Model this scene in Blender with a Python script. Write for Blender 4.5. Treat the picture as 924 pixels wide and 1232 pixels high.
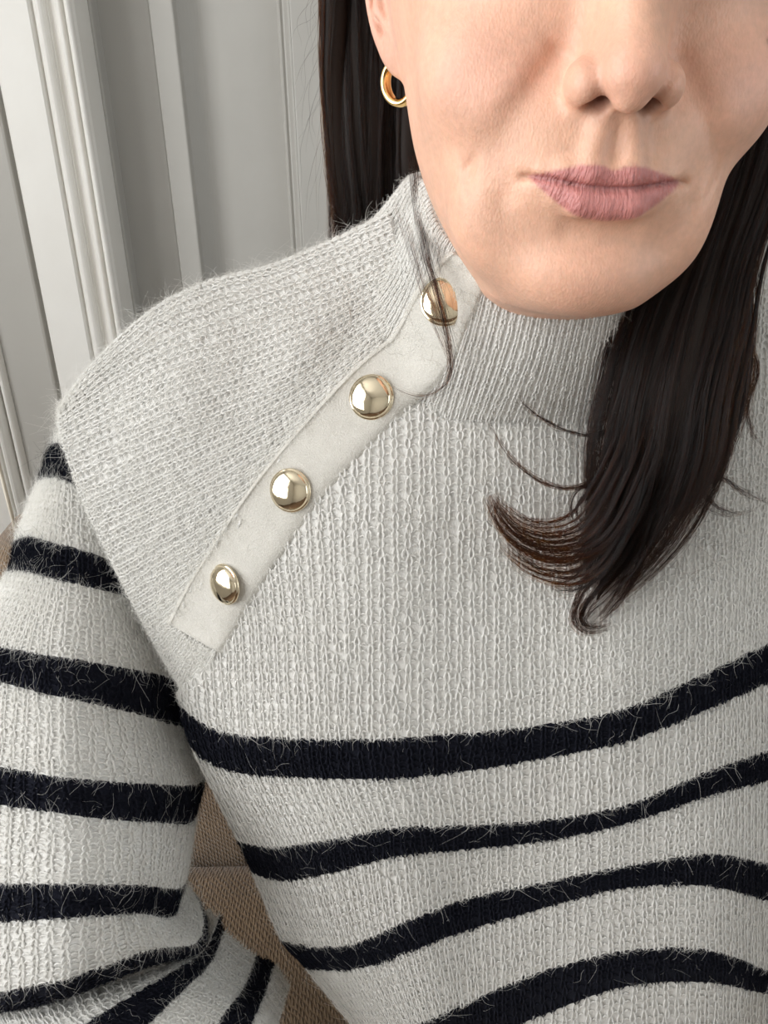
import bpy, bmesh, math, random
import numpy as np
from math import sin, cos, radians, pi
from mathutils import Vector, Matrix

for o in list(bpy.data.objects):
    bpy.data.objects.remove(o)
SC = bpy.context.scene
COL = SC.collection
rng = np.random.default_rng(7)

# ------------------------------------------------------------------ camera (world origin = 1.12 m above the floor)
FPX = 1000.0
PITCH, ROLL = radians(27.2), -0.0134
CF = np.array([0, cos(PITCH), -sin(PITCH)])
_U = np.array([0, sin(PITCH), cos(PITCH)])
_R = np.array([1.0, 0, 0])
CR = _R * cos(ROLL) + _U * sin(ROLL)
CU = _U * cos(ROLL) - _R * sin(ROLL)
EYE = np.array([0.0, 0.0, 0.0])
cd = bpy.data.cameras.new('camera')
cd.sensor_fit = 'VERTICAL'
cd.sensor_height = 36.0
cd.lens = 36.0 * FPX / 1232.0
cd.clip_start = 0.01
cam = bpy.data.objects.new('camera', cd)
COL.objects.link(cam)
cam.matrix_world = Matrix(((CR[0], CU[0], -CF[0], 0), (CR[1], CU[1], -CF[1], 0), (CR[2], CU[2], -CF[2], 0), (0, 0, 0, 1)))
SC.camera = cam

# ------------------------------------------------------------------ world, daylight, exposure
world = bpy.data.worlds.new('world')
SC.world = world
world.use_nodes = True
bg = world.node_tree.nodes['Background']
bg.inputs['Color'].default_value = (0.80, 0.90, 1.0, 1)
bg.inputs['Strength'].default_value = 1.2
SC.view_settings.view_transform = 'Standard'
SC.view_settings.look = 'None'
SC.view_settings.gamma = 1.0
SC.view_settings.use_curve_mapping = False
SC.view_settings.exposure = 0.18

SC.cycles.max_bounces = 7
SC.cycles.diffuse_bounces = 4
SC.cycles.glossy_bounces = 3
SC.cycles.transmission_bounces = 4
SC.cycles.adaptive_threshold = 0.02

def area(name, loc, rot, sx, sy, power, col):
    l = bpy.data.lights.new(name, 'AREA')
    l.shape = 'RECTANGLE'
    l.size, l.size_y = sx, sy
    l.energy = power
    l.color = col
    o = bpy.data.objects.new(name, l)
    o.location = loc
    o.rotation_euler = rot
    COL.objects.link(o)
    return o
# overcast daylight falling through the window in the wall on the left
area('window_daylight', (-1.46, -0.40, 0.42), (0, radians(-90), 0), 1.7, 1.9, 46.0, (1.0, 0.988, 0.968))
# weaker daylight from the window across the room
area('far_window_daylight', (2.46, -0.65, 0.25), (0, radians(90), 0), 1.5, 1.5, 15.0, (0.94, 0.98, 1.0))

# ------------------------------------------------------------------ helpers
def ray(px, py):
    px = np.asarray(px, float); py = np.asarray(py, float)
    return CF + ((px - 462) / FPX)[..., None] * CR + ((616 - py) / FPX)[..., None] * CU

def at(px, py, Y):
    """point of the pixel's line of sight at horizontal distance Y in front of the camera"""
    d = ray(px, py)
    return d * (np.asarray(Y, float) / d[..., 1])[..., None]

def project(P):
    P = np.asarray(P, float)
    d = P @ CF
    return 462 + FPX * (P @ CR) / d, 616 - FPX * (P @ CU) / d

def link(o, parent=None):
    COL.objects.link(o)
    if parent is not None:
        o.parent = parent
    return o

def mesh_obj(name, verts, faces, mat=None, parent=None, smooth=True, mats=None, fmat=None):
    me = bpy.data.meshes.new(name)
    verts = np.asarray(verts, np.float32).reshape(-1, 3)
    faces = np.asarray(faces, np.int32) if not isinstance(faces, list) else faces
    if isinstance(faces, list):
        me.from_pydata(verts.tolist(), [], faces)
    else:
        k = faces.shape[1]
        me.vertices.add(len(verts)); me.vertices.foreach_set('co', verts.ravel())
        me.loops.add(faces.size); me.loops.foreach_set('vertex_index', faces.ravel())
        me.polygons.add(len(faces))
        me.polygons.foreach_set('loop_start', np.arange(0, faces.size, k, dtype=np.int32))
        me.update(calc_edges=True)
        me.validate()
    for m in (mats or ([mat] if mat else [])):
        me.materials.append(m)
    if fmat is not None:
        me.polygons.foreach_set('material_index', np.asarray(fmat, np.int32))
    if smooth:
        me.polygons.foreach_set('use_smooth', np.ones(len(me.polygons), bool))
    o = bpy.data.objects.new(name, me)
    return link(o, parent)

def empty(name, loc=(0, 0, 0), parent=None):
    o = bpy.data.objects.new(name, None)
    o.empty_display_size = 0.05
    o.location = loc
    return link(o, parent)

def tag(o, label=None, cat=None, group=None, kind=None):
    if label: o['label'] = label
    if cat: o['category'] = cat
    if group: o['group'] = group
    if kind: o['kind'] = kind
    return o

class MB:
    """collects boxes, prisms and tubes into one mesh"""
    def __init__(s): s.v = []; s.f = []
    def add(s, v, f):
        b = len(s.v); s.v += [tuple(map(float, p)) for p in v]; s.f += [tuple(b + i for i in q) for q in f]
    def box(s, x0, x1, y0, y1, z0, z1):
        s.add([(x0,y0,z0),(x1,y0,z0),(x1,y1,z0),(x0,y1,z0),(x0,y0,z1),(x1,y0,z1),(x1,y1,z1),(x0,y1,z1)],
              [(0,3,2,1),(4,5,6,7),(0,1,5,4),(1,2,6,5),(2,3,7,6),(3,0,4,7)])
    def prism_z(s, prof, z0, z1):
        n = len(prof)
        s.add([(x, y, z0) for x, y in prof] + [(x, y, z1) for x, y in prof],
              [(i, (i+1) % n, n + (i+1) % n, n + i) for i in range(n)] + [tuple(range(n-1, -1, -1)), tuple(range(n, 2*n))])
    def tube(s, pts, r, n=8, cap=True):
        v, f = tube_mesh(pts, r, n, cap); s.add(v, f)
    def build(s, name, mat, parent=None, smooth=False, bevel=0.0):
        o = mesh_obj(name, s.v, s.f, mat, parent, smooth)
        me = o.data
        bm = bmesh.new(); bm.from_mesh(me); bmesh.ops.recalc_face_normals(bm, faces=bm.faces); bm.to_mesh(me); bm.free()
        if bevel:
            m = o.modifiers.new('bevel', 'BEVEL'); m.width = bevel; m.segments = 2; m.limit_method = 'ANGLE'
        return o

def frames(P):
    P = np.asarray(P, float)
    T = np.gradient(P, axis=0); T /= np.linalg.norm(T, axis=1)[:, None] + 1e-12
    n = np.cross(T[0], [0, 0, 1.0]);
    if np.linalg.norm(n) < 1e-3: n = np.cross(T[0], [1.0, 0, 0])
    N = []
    for t in T:
        n = n - t * (n @ t); n /= np.linalg.norm(n); N.append(n)
    N = np.array(N)
    return T, N, np.cross(T, N)

def tube_mesh(P, r, n=8, cap=True):
    P = np.asarray(P, float); r = np.broadcast_to(np.asarray(r, float), (len(P),))
    T, N, B = frames(P)
    a = np.linspace(0, 2*pi, n, endpoint=False)
    V = P[:, None] + r[:, None, None] * (np.cos(a)[None, :, None] * N[:, None] + np.sin(a)[None, :, None] * B[:, None])
    m = len(P); f = []
    for i in range(m - 1):
        for j in range(n):
            f.append((i*n + j, i*n + (j+1) % n, (i+1)*n + (j+1) % n, (i+1)*n + j))
    if cap:
        f.append(tuple(range(n - 1, -1, -1))); f.append(tuple((m-1)*n + j for j in range(n)))
    return V.reshape(-1, 3), f

def spline(P, n):
    """Catmull-Rom through P (k,d), n samples"""
    P = np.asarray(P, float); k = len(P)
    Q = np.vstack([2*P[0] - P[1], P, 2*P[-1] - P[-2]])
    t = np.linspace(0, k - 1 - 1e-9, n); i = t.astype(int); u = (t - i)[:, None]
    a, b, c, d = Q[i], Q[i+1], Q[i+2], Q[i+3]
    return 0.5 * (2*b + (c - a)*u + (2*a - 5*b + 4*c - d)*u**2 + (3*b - a - 3*c + d)*u**3)

def crw(t, k):
    """Catmull-Rom weights: indices and weights for parameter t in [0,k-1]"""
    t = np.clip(t, 0, k - 1 - 1e-6); i = t.astype(int); u = t - i
    w = 0.5 * np.stack([-u**3 + 2*u**2 - u, 3*u**3 - 5*u**2 + 2, -3*u**3 + 4*u**2 + u, u**3 - u**2], -1)
    return i, w

class Patch:
    """smooth surface through a lattice of 3D points (rows v, columns u), Catmull-Rom in both directions"""
    def __init__(s, L):
        L = np.asarray(L, float)
        L = np.concatenate([2*L[:1] - L[1:2], L, 2*L[-1:] - L[-2:-1]], 0)
        s.L = np.concatenate([2*L[:, :1] - L[:, 1:2], L, 2*L[:, -1:] - L[:, -2:-1]], 1)
        s.nv, s.nu = s.L.shape[0] - 2, s.L.shape[1] - 2
    def P(s, u, v):
        """u,v in lattice units [0,nu-1],[0,nv-1]"""
        u = np.asarray(u, float); v = np.asarray(v, float)
        eu = u - np.clip(u, 0, s.nu - 1); ev = v - np.clip(v, 0, s.nv - 1)
        iu, wu = crw(u, s.nu); iv, wv = crw(v, s.nv)
        out = np.zeros(u.shape + (3,))
        for a in range(4):
            for b in range(4):
                out += (wv[..., a] * wu[..., b])[..., None] * s.L[iv + a, iu + b]
        if np.any(eu) or np.any(ev):           # linear extension past the border
            h = 1e-3
            uc = np.clip(u, 0, s.nu - 1); vc = np.clip(v, 0, s.nv - 1)
            if np.any(eu): out = out + eu[..., None] * (s.P(np.clip(uc + h, 0, s.nu-1), vc) - s.P(np.clip(uc - h, 0, s.nu-1), vc)) / h
            if np.any(ev): out = out + ev[..., None] * (s.P(uc, np.clip(vc + h, 0, s.nv-1)) - s.P(uc, np.clip(vc - h, 0, s.nv-1))) / h
        return out
    def frame(s, u, v):
        h = 0.01
        du = (s.P(u + h, v) - s.P(u - h, v)) / (2*h); dv = (s.P(u, v + h) - s.P(u, v - h)) / (2*h)
        n = np.cross(du, dv); n /= np.linalg.norm(n, axis=-1)[..., None] + 1e-12
        return du, dv, n

# ---- materials
def mat(name, col, rough=0.6, metal=0.0, spec=0.5, noise=None, bump=None, sheen=0.0, sub=0.0):
    m = bpy.data.materials.new(name); m.use_nodes = True
    nt = m.node_tree; b = nt.nodes['Principled BSDF']
    b.inputs['Base Color'].default_value = (*col, 1); b.inputs['Roughness'].default_value = rough
    b.inputs['Metallic'].default_value = metal; b.inputs['Specular IOR Level'].default_value = spec
    b.inputs['Sheen Weight'].default_value = sheen
    tc = nt.nodes.new('ShaderNodeTexCoord')
    if noise:                                   # (scale, amount, second colour)
        n = nt.nodes.new('ShaderNodeTexNoise'); n.inputs['Scale'].default_value = noise[0]; n.inputs['Detail'].default_value = 5
        nt.links.new(tc.outputs['Object'], n.inputs['Vector'])
        mr = nt.nodes.new('ShaderNodeMapRange'); mr.inputs[1].default_value = 0.3; mr.inputs[2].default_value = 0.7
        mr.inputs[4].default_value = noise[1]; nt.links.new(n.outputs['Fac'], mr.inputs[0])
        mx = nt.nodes.new('ShaderNodeMix'); mx.data_type = 'RGBA'
        mx.inputs[6].default_value = (*col, 1); mx.inputs[7].default_value = (*noise[2], 1)
        nt.links.new(mr.outputs[0], mx.inputs[0]); nt.links.new(mx.outputs[2], b.inputs['Base Color'])
    if bump:                                    # (scale, strength, distance)
        n = nt.nodes.new('ShaderNodeTexNoise'); n.inputs['Scale'].default_value = bump[0]; n.inputs['Detail'].default_value = 4
        nt.links.new(tc.outputs['Object'], n.inputs['Vector'])
        bp = nt.nodes.new('ShaderNodeBump'); bp.inputs['Strength'].default_value = bump[1]; bp.inputs['Distance'].default_value = bump[2]
        nt.links.new(n.outputs['Fac'], bp.inputs['Height']); nt.links.new(bp.outputs['Normal'], b.inputs['Normal'])
    return m

def hair_obj(name, strands, radii, mt, parent=None, kind='stuff'):
    """strands (n,k,3) array or list of (k,3); radii matching (n,k) or scalar"""
    if isinstance(strands, np.ndarray):
        n, k = strands.shape[:2]; sizes = [k] * n; pos = strands.reshape(-1, 3); rad = np.broadcast_to(radii, (n, k)).reshape(-1)
    else:
        sizes = [len(s) for s in strands]; pos = np.vstack(strands); rad = np.concatenate(radii)
    hc = bpy.data.hair_curves.new(name)
    hc.add_curves(sizes)
    hc.attributes['position'].data.foreach_set('vector', np.ascontiguousarray(pos, np.float32).ravel())
    ra = hc.attributes.get('radius') or hc.attributes.new('radius', 'FLOAT', 'POINT')
    ra.data.foreach_set('value', np.ascontiguousarray(rad, np.float32))
    hc.materials.append(mt)
    o = bpy.data.objects.new(name, hc)
    if kind: o['kind'] = kind
    return link(o, parent)

# ------------------------------------------------------------------ the room
M_WALL = mat('wall_paint', (0.74, 0.72, 0.68), 0.75, noise=(6, 0.5, (0.70, 0.68, 0.64)), bump=(90, 0.08, 0.002))
M_CEIL = mat('ceiling_paint', (0.80, 0.79, 0.77), 0.85, bump=(120, 0.05, 0.002))
M_TRIM = mat('trim_gloss_paint', (0.80, 0.78, 0.735), 0.38, noise=(14, 0.55, (0.74, 0.715, 0.665)), bump=(46, 0.16, 0.0025))
M_DOOR = mat('door_greige_paint', (0.45, 0.435, 0.402), 0.5, noise=(9, 0.5, (0.405, 0.39, 0.36)), bump=(70, 0.10, 0.002))
M_FLOOR = mat('floor_wood', (0.16, 0.095, 0.055), 0.45, noise=(5, 0.8, (0.09, 0.05, 0.03)))
ZF, ZC = -1.12, 1.38
XL, XR, YN, YB = -1.30, 2.30, -2.30, 1.24

def slab(name, x0, x1, y0, y1, z0, z1, m, kind='structure', bevel=0):
    b = MB(); b.box(x0, x1, y0, y1, z0, z1)
    return tag(b.build(name, m, bevel=bevel), kind=kind)
slab('floor', XL - .1, XR + .1, YN - .1, YB + .1, ZF - .08, ZF, M_FLOOR)
slab('ceiling', XL - .1, XR + .1, YN - .1, YB + .1, ZC, ZC + .08, M_CEIL)
slab('wall_back', XL - .1, XR + .1, YB, YB + .1, ZF, ZC, M_WALL)
slab('wall_front', XL - .1, XR + .1, YN - .1, YN, ZF, ZC, M_WALL)
VY0, VY1, VZ0, VZ1 = -1.40, 0.10, -0.50, 1.00      # a second window across the room
b = MB()
b.box(XR, XR + .1, YN, VY0, ZF, ZC); b.box(XR, XR + .1, VY1, YB, ZF, ZC)
b.box(XR, XR + .1, VY0, VY1, ZF, VZ0); b.box(XR, XR + .1, VY0, VY1, VZ1, ZC)
tag(b.build('wall_right', M_WALL), kind='structure')
b = MB()
for y in (VY0, -.67, VY1 - .05): b.box(XR + .02, XR + .07, y, y + .05, VZ0, VZ1)
for z in (VZ0, VZ1 - .05): b.box(XR + .02, XR + .07, VY0, VY1, z, z + .05)
tag(b.build('window_2', M_TRIM), kind='structure')
WY0, WY1, WZ0, WZ1 = -1.25, 0.45, -0.45, 1.25       # the window opening beside her
b = MB()
b.box(XL - .1, XL, YN, WY0, ZF, ZC); b.box(XL - .1, XL, WY1, YB, ZF, ZC)
b.box(XL - .1, XL, WY0, WY1, ZF, WZ0); b.box(XL - .1, XL, WY0, WY1, WZ1, ZC)
tag(b.build('wall_left', M_WALL), kind='structure')
b = MB()
for y in (WY0, WY1 - .05): b.box(XL - .07, XL - .02, y, y + .05, WZ0, WZ1)
for z in (WZ0, 0.38, WZ1 - .05): b.box(XL - .07, XL - .02, WY0, WY1, z, z + .05)
b.box(XL - .06, XL - .03, -.42, -.38, WZ0, WZ1)
w1 = tag(b.build('window_1', M_TRIM), kind='structure')
b = MB(); b.box(XL - .10, XL + .06, WY0 - .06, WY1 + .06, WZ0 - .035, WZ0)
b.build('window_sill', M_TRIM, w1)

def X(px, Y, py=200): return float(at(px, py, Y)[0])
# moulded door casing: flat board, two beads and a hollow, a back band
YT = 1.10
ca = X(18, YT); cb = X(69, YT); cc = X(119, YT)
w = cc - cb
prof = [(ca, YB), (ca, YT + .004), (ca + .003, YT), (cb - .002, YT), (cb, YT + .003)]
def arc(x0, x1, y0, amp, n=7):
    return [(x0 + (x1 - x0) * (0.5 - 0.5 * cos(pi * k / n)), y0 - amp * sin(pi * k / n)) for k in range(n + 1)]
prof += [(cb + .03 * w, YT + .007)] + arc(cb + .06 * w, cb + .30 * w, YT + .006, .007) + [(cb + .33 * w, YT + .008)]
prof += arc(cb + .36 * w, cb + .52 * w, YT + .008, -.004) + [(cb + .54 * w, YT + .004)] + arc(cb + .56 * w, cb + .74 * w, YT + .004, .006) + [(cb + .77 * w, YT + .007)]
prof += arc(cb + .80 * w, cc - .002, YT - .002, .006) + [(cc, YT + .002), (cc, YB)]
b = MB(); b.prism_z(prof, ZF, ZC)
tag(b.build('trim_1', M_TRIM, smooth=False), kind='structure')

# panelled door to the right of the casing
YD = 1.175
b = MB()
b.box(X(119, YD) - .01, X(360, YD + .02) + 0.62, YD + .022, YB, ZF, ZC)
d1 = tag(b.build('door_1', M_DOOR), kind='structure')
def strip(name, px0, px1, y, parent, m, yb=YB, bev=.002):
    b = MB(); b.box(X(px0, y), X(px1, y), y, yb, ZF + .02, ZC - .02)
    return b.build(name, m, parent, bevel=bev)
strip('door_stop', 119, 138, YD - .022, d1, M_DOOR)
strip('flat_board', 137, 203, YD + .004, d1, M_DOOR)
strip('stile', 202, 229, YD - .012, d1, M_DOOR)
b = MB()
xa, xb = X(229, YD), X(256, YD)
b.prism_z([(xa, YB), (xa, YD + .004)] + [(xa + (xb - xa) * t, YD + .004 + .018 * sin(t * pi / 2)) for t in np.linspace(.1, 1, 8)] + [(xb, YB)], ZF + .02, ZC - .02)
b.build('cove_moulding', M_DOOR, d1, smooth=False)
xa, xb = X(342, YD), X(360, YD)
b = MB()
b.prism_z([(xa, YB), (xa, YD + .022)] + [(xa + (xb - xa) * t, YD + .018 - .022 * t - .004 * sin(t * 3 * pi)) for t in np.linspace(.05, 1, 14)] + [(xb, YB)], ZF + .02, ZC - .02)
b.build('panel_moulding', M_DOOR, d1, smooth=False)
b = MB(); b.box(xb - .001, xb + .13, YD - .006, YB, ZF + .02, ZC - .02)
b.build('stile', M_DOOR, d1, bevel=.002)

# second leaf to the left of the casing, set back behind a dark gap
YL = 1.165
b = MB()
xe = X(14, YL)
b.box(xe - .62, xe, YL, YB - .02, ZF + .01, ZC - .02)
d2 = tag(b.build('door_2', M_DOOR, bevel=.004), kind='structure')
x1 = X(20, YL, 500)
b = MB()
for k, (o0, o1, h) in enumerate(((0.0, .012, .012), (.014, .030, .020), (.033, .037, .008))):
    b.prism_z([(x1 - o1, YL + .002)] + [(x1 - o1 + (o1 - o0) * t, YL - h * sin(pi * t) ** .6) for t in np.linspace(.02, .98, 7)] + [(x1 - o0, YL + .002)], ZF + .06, ZC - .3)
b.build('panel_moulding', M_TRIM, d2)
b = MB(); b.box(x1 - .40, x1 - .037, YL - .006, YL + .002, ZF + .1, ZC - .34)
b.build('raised_panel', M_TRIM, d2, bevel=.004)

# ------------------------------------------------------------------ the upholstered chair she sits on
def weave_material(name, col, dark):
    m = mat(name, col, 0.95, noise=(40, 0.7, dark), sheen=0.3)
    nt = m.node_tree; N = nt.nodes.new; L = nt.links.new; b = nt.nodes['Principled BSDF']
    tc = N('ShaderNodeTexCoord')
    mp = N('ShaderNodeMapping'); mp.inputs['Scale'].default_value = (1, 1, 1)
    L(tc.outputs['Object'], mp.inputs['Vector'])
    wx = N('ShaderNodeTexWave'); wx.bands_direction = 'X'; wx.inputs['Scale'].default_value = 105; wx.inputs['Distortion'].default_value = 2.5; wx.inputs['Detail Scale'].default_value = 2.0
    wz = N('ShaderNodeTexWave'); wz.bands_direction = 'DIAGONAL'; wz.inputs['Scale'].default_value = 100; wz.inputs['Distortion'].default_value = 4
    n = N('ShaderNodeTexNoise'); n.inputs['Scale'].default_value = 300
    for q in (wx, wz, n): L(mp.outputs['Vector'], q.inputs['Vector'])
    mu = N('ShaderNodeMath'); mu.operation = 'MULTIPLY'; L(wx.outputs['Fac'], mu.inputs[0]); L(wz.outputs['Fac'], mu.inputs[1])
    ad = N('ShaderNodeMath'); ad.operation = 'ADD'; L(mu.outputs[0], ad.inputs[0]); L(n.outputs['Fac'], ad.inputs[1])
    bp = N('ShaderNodeBump'); bp.inputs['Strength'].default_value = 0.8; bp.inputs['Distance'].default_value = 0.0015
    L(ad.outputs[0], bp.inputs['Height']); L(bp.outputs['Normal'], b.inputs['Normal'])
    return m
M_WEAVE = weave_material('beige_chenille', (0.225, 0.15, 0.088), (0.16, 0.105, 0.06))
M_LEG = mat('dark_wood', (0.10, 0.06, 0.035), 0.4)

def cushion(name, x0, x1, y0, y1, z0, z1, r, m, parent, puff=0.012, nx=26, ny=18, nz=12):
    bm = bmesh.new(); bmesh.ops.create_cube(bm, size=2)
    bmesh.ops.subdivide_edges(bm, edges=bm.edges[:], cuts=15, use_grid_fill=True)
    hx, hy, hz = (x1-x0)/2, (y1-y0)/2, (z1-z0)/2
    for v in bm.verts:
        p = Vector((v.co.x*hx, v.co.y*hy, v.co.z*hz))
        q = Vector((max(-hx+r, min(hx-r, p.x)), max(-hy+r, min(hy-r, p.y)), max(-hz+r, min(hz-r, p.z))))
        d = p - q
        if d.length > 1e-9: p = q + d.normalized() * r * min(1, d.length / r if d.length < r else 1)
        k = (1-(v.co.x)**2)*(1-(v.co.y)**2) + (1-v.co.x**2)*(1-v.co.z**2)*.6 + (1-v.co.y**2)*(1-v.co.z**2)*.3
        p += p.normalized() * puff * k
        v.co = p
    me = bpy.data.meshes.new(name); bm.to_mesh(me); bm.free()
    me.polygons.foreach_set('use_smooth', np.ones(len(me.polygons), bool)); me.materials.append(m)
    o = bpy.data.objects.new(name, me); o.location = ((x0+x1)/2, (y0+y1)/2, (z0+z1)/2)
    return link(o, parent)

chair = empty('armchair', (0.06, 0.40, ZF))
tag(chair, 'beige woven upholstered chair she sits on, backrest edge showing beside the sleeve', 'chair')
cl = float(at(12, 665, .70)[0])
CW = 0.06 - cl
def reparent(o, p):
    o.location = Vector(o.location) - Vector(p.location); return o
for o in (cushion('seat_cushion', .06 - CW, .06 + CW, -.06, .58, -.84, -.665, .05, M_WEAVE, chair),
          cushion('backrest', .06 - CW, .06 + CW, .585, .745, -.80, float(at(25, 604, .70)[2]), .05, M_WEAVE, chair, puff=.006)):
    reparent(o, chair)
b = MB(); b.box(-CW + .01, CW - .01, -.44, .33, .20, .285); b.build('base', M_WEAVE, chair, bevel=.01)
for sx in (-1, 1):
    for y in (-.41, .30):
        b = MB(); b.prism_z([(sx*(CW-.06) + .018*cos(a), y + .018*sin(a)) for a in np.linspace(0, 2*pi, 12, endpoint=False)], 0, .21)
        b.build('leg', M_LEG, chair)
# pull cord hanging in front of the door, beside the chair back
c0 = at(24, 660, .66); c1 = at(6, 570, .66)
b = MB()
top = np.array([c0[0], c0[1], ZC])
zs = np.linspace(ZC, c0[2], 30)
b.tube([(c0[0] + .0012*sin(9*z), c0[1], z) for z in zs], .0016, 8)
tag(b.build('pull_cord', mat('cord_cream', (0.72, 0.66, 0.55), 0.8), smooth=True), 'thin cream cord hanging down beside the beige chair back at left edge', 'cord')

# ------------------------------------------------------------------ the person: head, ears and neck as one continuous surface
HEAD_T = np.array([0.0716, 0.2765, -0.0283])
HY, HP, HR = radians(-1.2), radians(2.0), radians(2.6)
def _rot(y, p, r):
    cz, sz, cx, sx, cy, sy = cos(y), sin(y), cos(p), sin(p), cos(r), sin(r)
    return (np.array([[cz,-sz,0],[sz,cz,0],[0,0,1]]) @ np.array([[1,0,0],[0,cx,-sx],[0,sx,cx]]) @ np.array([[cy,0,sy],[0,1,0],[-sy,0,cy]]))
HROT = _rot(HY, HP, HR)
def h2w(p):
    """head millimetres (origin between the lips, x to her left, y back, z up) -> world metres"""
    return (np.asarray(p, float) / 1000.0) @ HROT.T + HEAD_T

def smin(a, b, k):
    h = np.clip(0.5 + 0.5 * (b - a) / k, 0, 1)
    return b + (a - b) * h - k * h * (1 - h)
def smax(a, b, k): return -smin(-a, -b, k)
def ell(p, c, r):
    q = (p - np.array(c, np.float32)) / np.array(r, np.float32)
    k0 = np.sqrt((q * q).sum(-1)) + 1e-9
    q2 = q / np.array(r, np.float32)
    k1 = np.sqrt((q2 * q2).sum(-1)) + 1e-9
    return k0 * (k0 - 1) / k1
def cone(p, a, b, ra, rb):
    a = np.array(a, np.float32); b = np.array(b, np.float32); d = b - a
    t = np.clip(((p - a) @ d) / (d @ d), 0, 1)
    return np.sqrt(((p - a - t[..., None] * d) ** 2).sum(-1)) - (ra + (rb - ra) * t)
def chain(p, pts, rad, k=1.0):
    out = None
    for i in range(len(pts) - 1):
        d = cone(p, pts[i], pts[i+1], rad[i], rad[i+1])
        out = d if out is None else smin(out, d, k)
    return out
def interp(z, tab):
    tab = np.array(tab, float)
    # smooth (cubic) table lookup
    n = 400
    s = spline(tab, n); o = np.argsort(s[:, 0])
    return np.interp(z, s[o, 0], s[o, 1]).astype(np.float32)

FRONT = [(-70,60),(-56,46),(-50,30),(-46,17),(-41,9),(-35,5),(-28,4.5),(-21,6.5),(-14,7),(-6,5.5),(4,4.6),(12,4.4),(20,5.5),(30,9.5),(40,12.5),(50,14),(60,14),(70,11),(85,6),(105,7),(130,16),(160,45),(180,85)]
WIDTH = [(-70,30),(-56,26),(-50,30),(-44,34),(-36,40.5),(-28,46),(-18,52),(-8,56.5),(2,60),(15,63),(30,66),(45,69),(60,71),(80,73),(105,73),(130,67),(160,48),(180,20)]
YC = [(-70,84),(-50,62),(-36,64),(-20,70),(0,74),(30,76),(60,80),(105,88),(180,96)]
BACK = [(-70,40),(-30,55),(0,90),(60,104),(105,104),(150,80),(180,30)]

LIPX = [0, 7, 13.5, 19, 23.5, 26.5, 29]
LIPZ = [-1.5, -1.0, -0.2, 0.5, 0.5, -0.2, -1.6]
def sstep(e0, e1, v):
    t = np.clip((v - e0) / (e1 - e0), 0, 1); return t * t * (3 - 2 * t)

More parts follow.
